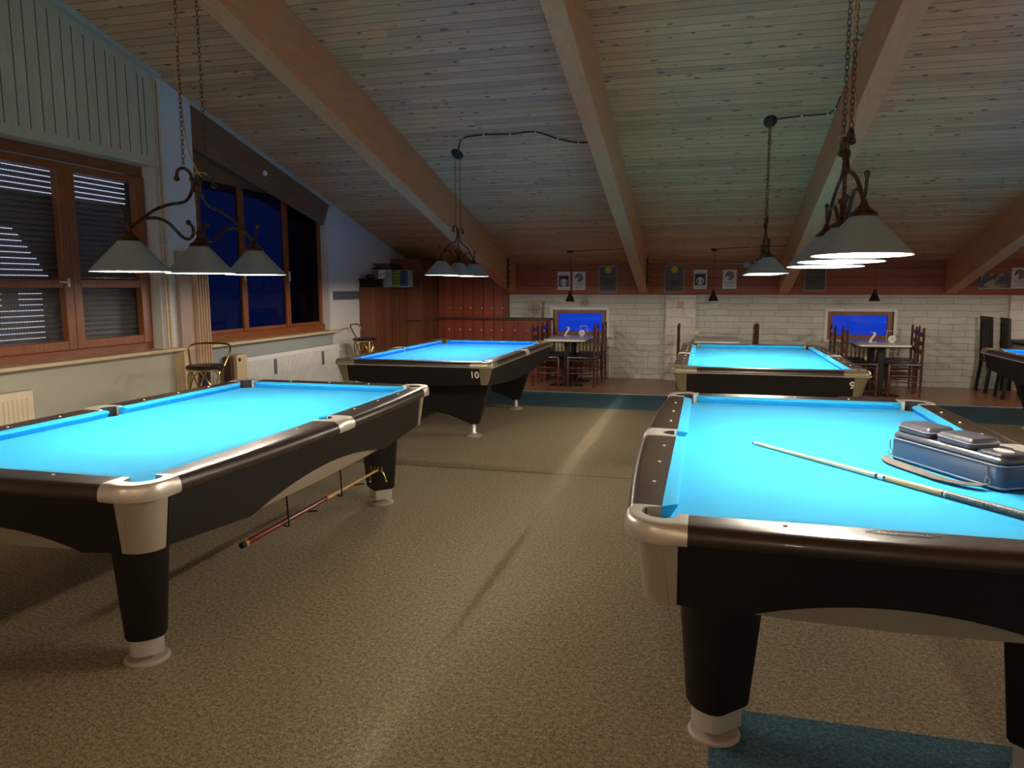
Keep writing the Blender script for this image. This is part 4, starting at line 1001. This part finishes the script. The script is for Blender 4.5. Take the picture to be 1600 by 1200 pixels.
t = MB()
for k, (dy, dz) in enumerate(((-.03, .012), (.03, .012), (0, .045))):
    t.tube([(-.36+.1*(k == 2), dy, dz+.0), (.18, dy*.6, dz)], .012, 8)
t.build('legs', 'black', o, smooth=True)
t = MB(); t.box(.0, .14, -.04, .04, .03, .08); t.tube([(-.30, 0, .075), (.02, 0, .075)], .010, 8); t.build('head', 'black', o, bevel=.005)

# ================================================================== radiators and wall bits
rd = thing('long_radiator', 'long white panel radiator under the far window', 'radiator', (-4.93, 7.18, 0))
MB().box(-.07, .0, 0, 2.17, .17, .745).build('panel', 'whiteenamel', rd, bevel=.006)
t = MB(); n = 62
for k in range(n): t.box(.0, .007, .03+k*2.11/n, .03+k*2.11/n+.018, .20, .70)
t.build('ribs', 'whiteenamel', rd)
for y in (.56, 1.69): MB().box(.007, .010, y-.03, y+.03, .50, .68).build('vent_slot', 'greyband', rd)
t = MB(); t.lathe([(.02, 0), (.02, .05)], (-.02, 2.18, .66), 12, Matrix.Rotation(-PI/2, 4, 'X')); t.tube([(-.03, 2.19, .66), (-.03, 2.20, .2), (-.03, 2.2, .02)], .009, 8); t.build('valve', 'whiteenamel', rd, smooth=40)
t = MB(); t.box(-.07, .0, .1, .14, .002, .17); t.box(-.07, .0, 2.0, 2.04, .002, .17); t.build('bracket', 'whiteenamel', rd)
o = thing('radiator_end_board', 'beige upright board with a round hole beside the long radiator', 'board', (-4.93, 6.98, 0))
MB().box(-.08, .02, .0, .185, 0, .795).build('board', 'boxbeige', o, bevel=.003)
t = MB(); t.lathe([(.022, .0), (.022, .002)], (.0205, .05, .74), 14, Matrix.Rotation(PI/2, 4, 'Y')); t.build('hole', 'black', o)
MB().box(-.10, -.02, -.06, -.004, 0, .78).build('dark_post', 'browntop', o)
rd = thing('cream_radiator', 'cream panel radiator at the left edge below the shuttered window', 'radiator', (-4.93, 2.6, 0))
MB().box(-.08, .0, 0, 1.87, .15, .755).build('panel', 'cream', rd, bevel=.008)
t = MB()
for k in range(46): t.box(.0, .006, .05+k*.039, .05+k*.039+.016, .20, .70)
t.build('ribs', 'cream', rd)
t = MB(); t.box(-.12, -.08, .2, .24, .3, .6); t.box(-.12, -.08, 1.6, 1.64, .3, .6); t.build('bracket', 'cream', rd)
t = MB(); t.box(-.08, -.03, .12, .17, .001, .15); t.box(-.08, -.03, 1.7, 1.75, .001, .15); t.build('foot', 'cream', rd)
def rib_radiator(x, label, valve):
    R_ = thing('ribbed_radiator', label, 'radiator', (x, BY-.10, 0), 0, 'cream ribbed radiators under the blue windows')
    t = MB(); n = 14
    for k in range(n):
        xx = -.42+.06*k
        t.loft([[(xx-.020, -.05, z), (xx+.020, -.05, z), (xx+.020, .05, z), (xx-.020, .05, z)] for z in (.06, .60)])
    t.build('rib', 'cream', R_, bevel=.008)
    t = MB(); t.tube([(-.42, 0, .12), (.40, 0, .12)], .022, 8); t.tube([(-.42, 0, .54), (.40, 0, .54)], .022, 8); t.build('header_pipe', 'cream', R_, smooth=True)
    t = MB(); t.lathe([(.026, 0), (.028, .03), (.022, .05), (.001, .052)], (.46, 0, .54), 14, Matrix.Rotation(PI/2, 4, 'Y')); t.tube([(.40, 0, .54), (.46, 0, .54), (.475, 0, .50), (.475, 0, .001)], .010, 8); t.build('valve', 'whiteenamel', R_, smooth=True)
rib_radiator(-2.02, 'cream ribbed radiator behind the left dining table', True); rib_radiator(2.32, 'cream ribbed radiator behind the right dining table', True)
# posters on the red band
def poster_base(nm, x0, x1, z0, z1, label, m, edge=None, cat='poster'):
    P = thing(nm, label, cat, ((x0+x1)/2, BY-.0265, (z0+z1)/2)); hw = (x1-x0)/2; hh = (z1-z0)/2
    MB().box(-hw, hw, -.004, 0, -hh, hh).build('sheet', m, P)
    if edge:
        t = MB(); e = .012
        for a, b, c, d in ((-hw, hw, hh-e, hh), (-hw, hw, -hh, -hh+e), (-hw, -hw+e, -hh+e, hh-e), (hw-e, hw, -hh+e, hh-e)): t.box(a, b, -.010, -.0035, c, d)
        t.build('frame', edge, P)
    return P, hw, hh
def ell(t, cx, cz_, rx, rz_, y0=-.0055, y1=-.004, n=24): t.prism([(cx+rx*math.cos(2*PI*i/n), cz_+rz_*math.sin(2*PI*i/n)) for i in range(n)], 'Y', y0, y1)
def distance_poster(x, z, label):
    P, hw, hh = poster_base('distance_sign', x-.105, x+.105, z-.152, z+.152, label, 'paper')
    t = MB(); t.box(-.085, .085, -.0052, -.004, -.095, .090); t.build('dark_square', 'ink', P)
    t = MB(); ell(t, 0, -.025, .062, .062, -.0064, -.0052); t.build('white_circle', 'paper', P)
    t = MB()
    for s_ in (-1, 1):
        ell(t, s_*.038, .000, .008, .009, -.0078, -.0064, 12)
        t.prism([(s_*.038-.011, -.012), (s_*.038+.011, -.012), (s_*.038+.007, -.062), (s_*.038-.007, -.062)], 'Y', -.0078, -.0064)
        t.prism([(s_*.010, -.018), (s_*.020, -.024), (s_*.010, -.030)], 'Y', -.0078, -.0064)
    t.box(-.012, .012, -.0078, -.0064, -.026, -.022); t.build('figures', 'ink', P)
    t = MB(); t.box(-.07, .07, -.0048, -.004, -.125, -.119); t.box(-.06, .06, -.0048, -.004, .112, .118); t.build('text_lines', 'greyink', P)
def mask_poster(x, z, label):
    P, hw, hh = poster_base('mask_sign', x-.107, x+.107, z-.152, z+.152, label, 'paper')
    t = MB(); ell(t, 0, .055, .066, .070, -.0052, -.004); t.build('dark_circle', 'ink', P)
    t = MB(); ell(t, .006, .058, .055, .060, -.0062, -.0052); t.build('grey_face', 'greyink', P)
    t = MB(); ell(t, -.034, .028, .022, .030, -.0072, -.0062); t.build('white_mask', 'paper', P)
    t = MB()
    for zz, w_ in ((-.048, .085), (-.056, .07), (-.080, .06), (-.108, .092), (-.116, .05)): t.box(-w_, w_, -.0050, -.004, zz-.003, zz+.002)
    t.build('text_lines', 'greyink', P)
def dark_poster(x0, x1, z0, z1, label, disc=True):
    P, hw, hh = poster_base('framed_poster', x0, x1, z0, z1, label, 'poster', 'posterframe')
    if disc:
        t = MB(); ell(t, 0, hh-.065, .055, .055, -.0065, -.004, 8); t.build('yellow_badge', 'yellow', P)
    t = MB(); t.box(-hw*.7, hw*.6, -.0055, -.004, hh*.22, hh*.26); t.box(-hw*.55, hw*.62, -.0050, -.004, -hh*.62, -hh*.05); t.box(-hw*.75, hw*.7, -.0055, -.004, -hh*.85, -hh*.76); t.build('dim_print', 'dimprint', P)
    t = MB(); t.box(-hw*.12, hw*.15, -.0062, -.0055, hh*.225, hh*.25); t.build('print_line', 'greyplastic', P)
distance_poster(-2.345, 1.620, 'white distance sign with dark square, behind the left pendant')
mask_poster(-2.085, 1.620, 'white mask sign with dark round head, just right of the left pendant')
dark_poster(-1.755, -1.445, 1.428, 1.862, 'black framed poster with yellow badge left of the middle roof beam')
dark_poster(-.680, -.368, 1.430, 1.860, 'black framed poster with yellow badge above the white stone pier')
distance_poster(-.115, 1.637, 'white distance sign with dark square, left of the middle pendant')
mask_poster(.340, 1.637, 'white mask sign with dark round head, right of the middle pendant')
dark_poster(1.455, 1.770, 1.455, 1.86, 'dim framed poster without badge behind the nearest lamp', False)
mask_poster(4.40, 1.637, 'white mask sign at the right edge above the white pier')
P, hw, hh = poster_base('photo_print', 3.87, 4.285, 1.478, 1.705, 'wide dim photo print beside the right roof beam', 'photo'); 
t = MB(); t.box(-hw, hw, -.006, -.004, -hh, -hh+.02); t.build('caption_strip', 'posterframe', P)
def plate(nm, x0, x1, z0, z1, y, m, label, cat):
    o = thing(nm, label, cat, ((x0+x1)/2, y, (z0+z1)/2)); hw = (x1-x0)/2; hh = (z1-z0)/2
    MB().box(-hw, hw, -.018, 0, -hh, hh).build('plate', m, o, bevel=.004); return o, hw, hh
o, hw, hh = plate('wall_plate', -.460, -.365, 1.175, 1.285, BY-.10, mat('dusty_pink_plate', (.52, .34, .25), .5), 'dusty pink square plate high on the white stone pier', 'switch plate')
t = MB(); t.box(-.012, .012, -.020, -.018, -hh+.012, -hh+.02); t.build('screw', 'iron', o)
o, hw, hh = plate('double_socket', -.262, -.105, .745, .828, BY-.10, 'cream', 'cream double wall socket beside the middle dining table', 'socket')
for s_ in (-1, 1):
    t = MB(); t.lathe([(.024, .0), (.024, .002), (.019, .001)], (s_*.038, -.018, 0), 16, Matrix.Rotation(PI/2, 4, 'X')); t.build('socket_ring', 'white', o)
o, hw, hh = plate('junction_box', .545, .655, 1.815, 1.905, BY-.026, 'greyplastic', 'pale grey junction box under the ceiling at the back wall', 'junction box')
t = MB(); t.tube([(-.055, -.01, .02), (-.7, -.01, .03), (-1.2, -.01, .03)], .006, 6); t.build('conduit', 'caulk', o)
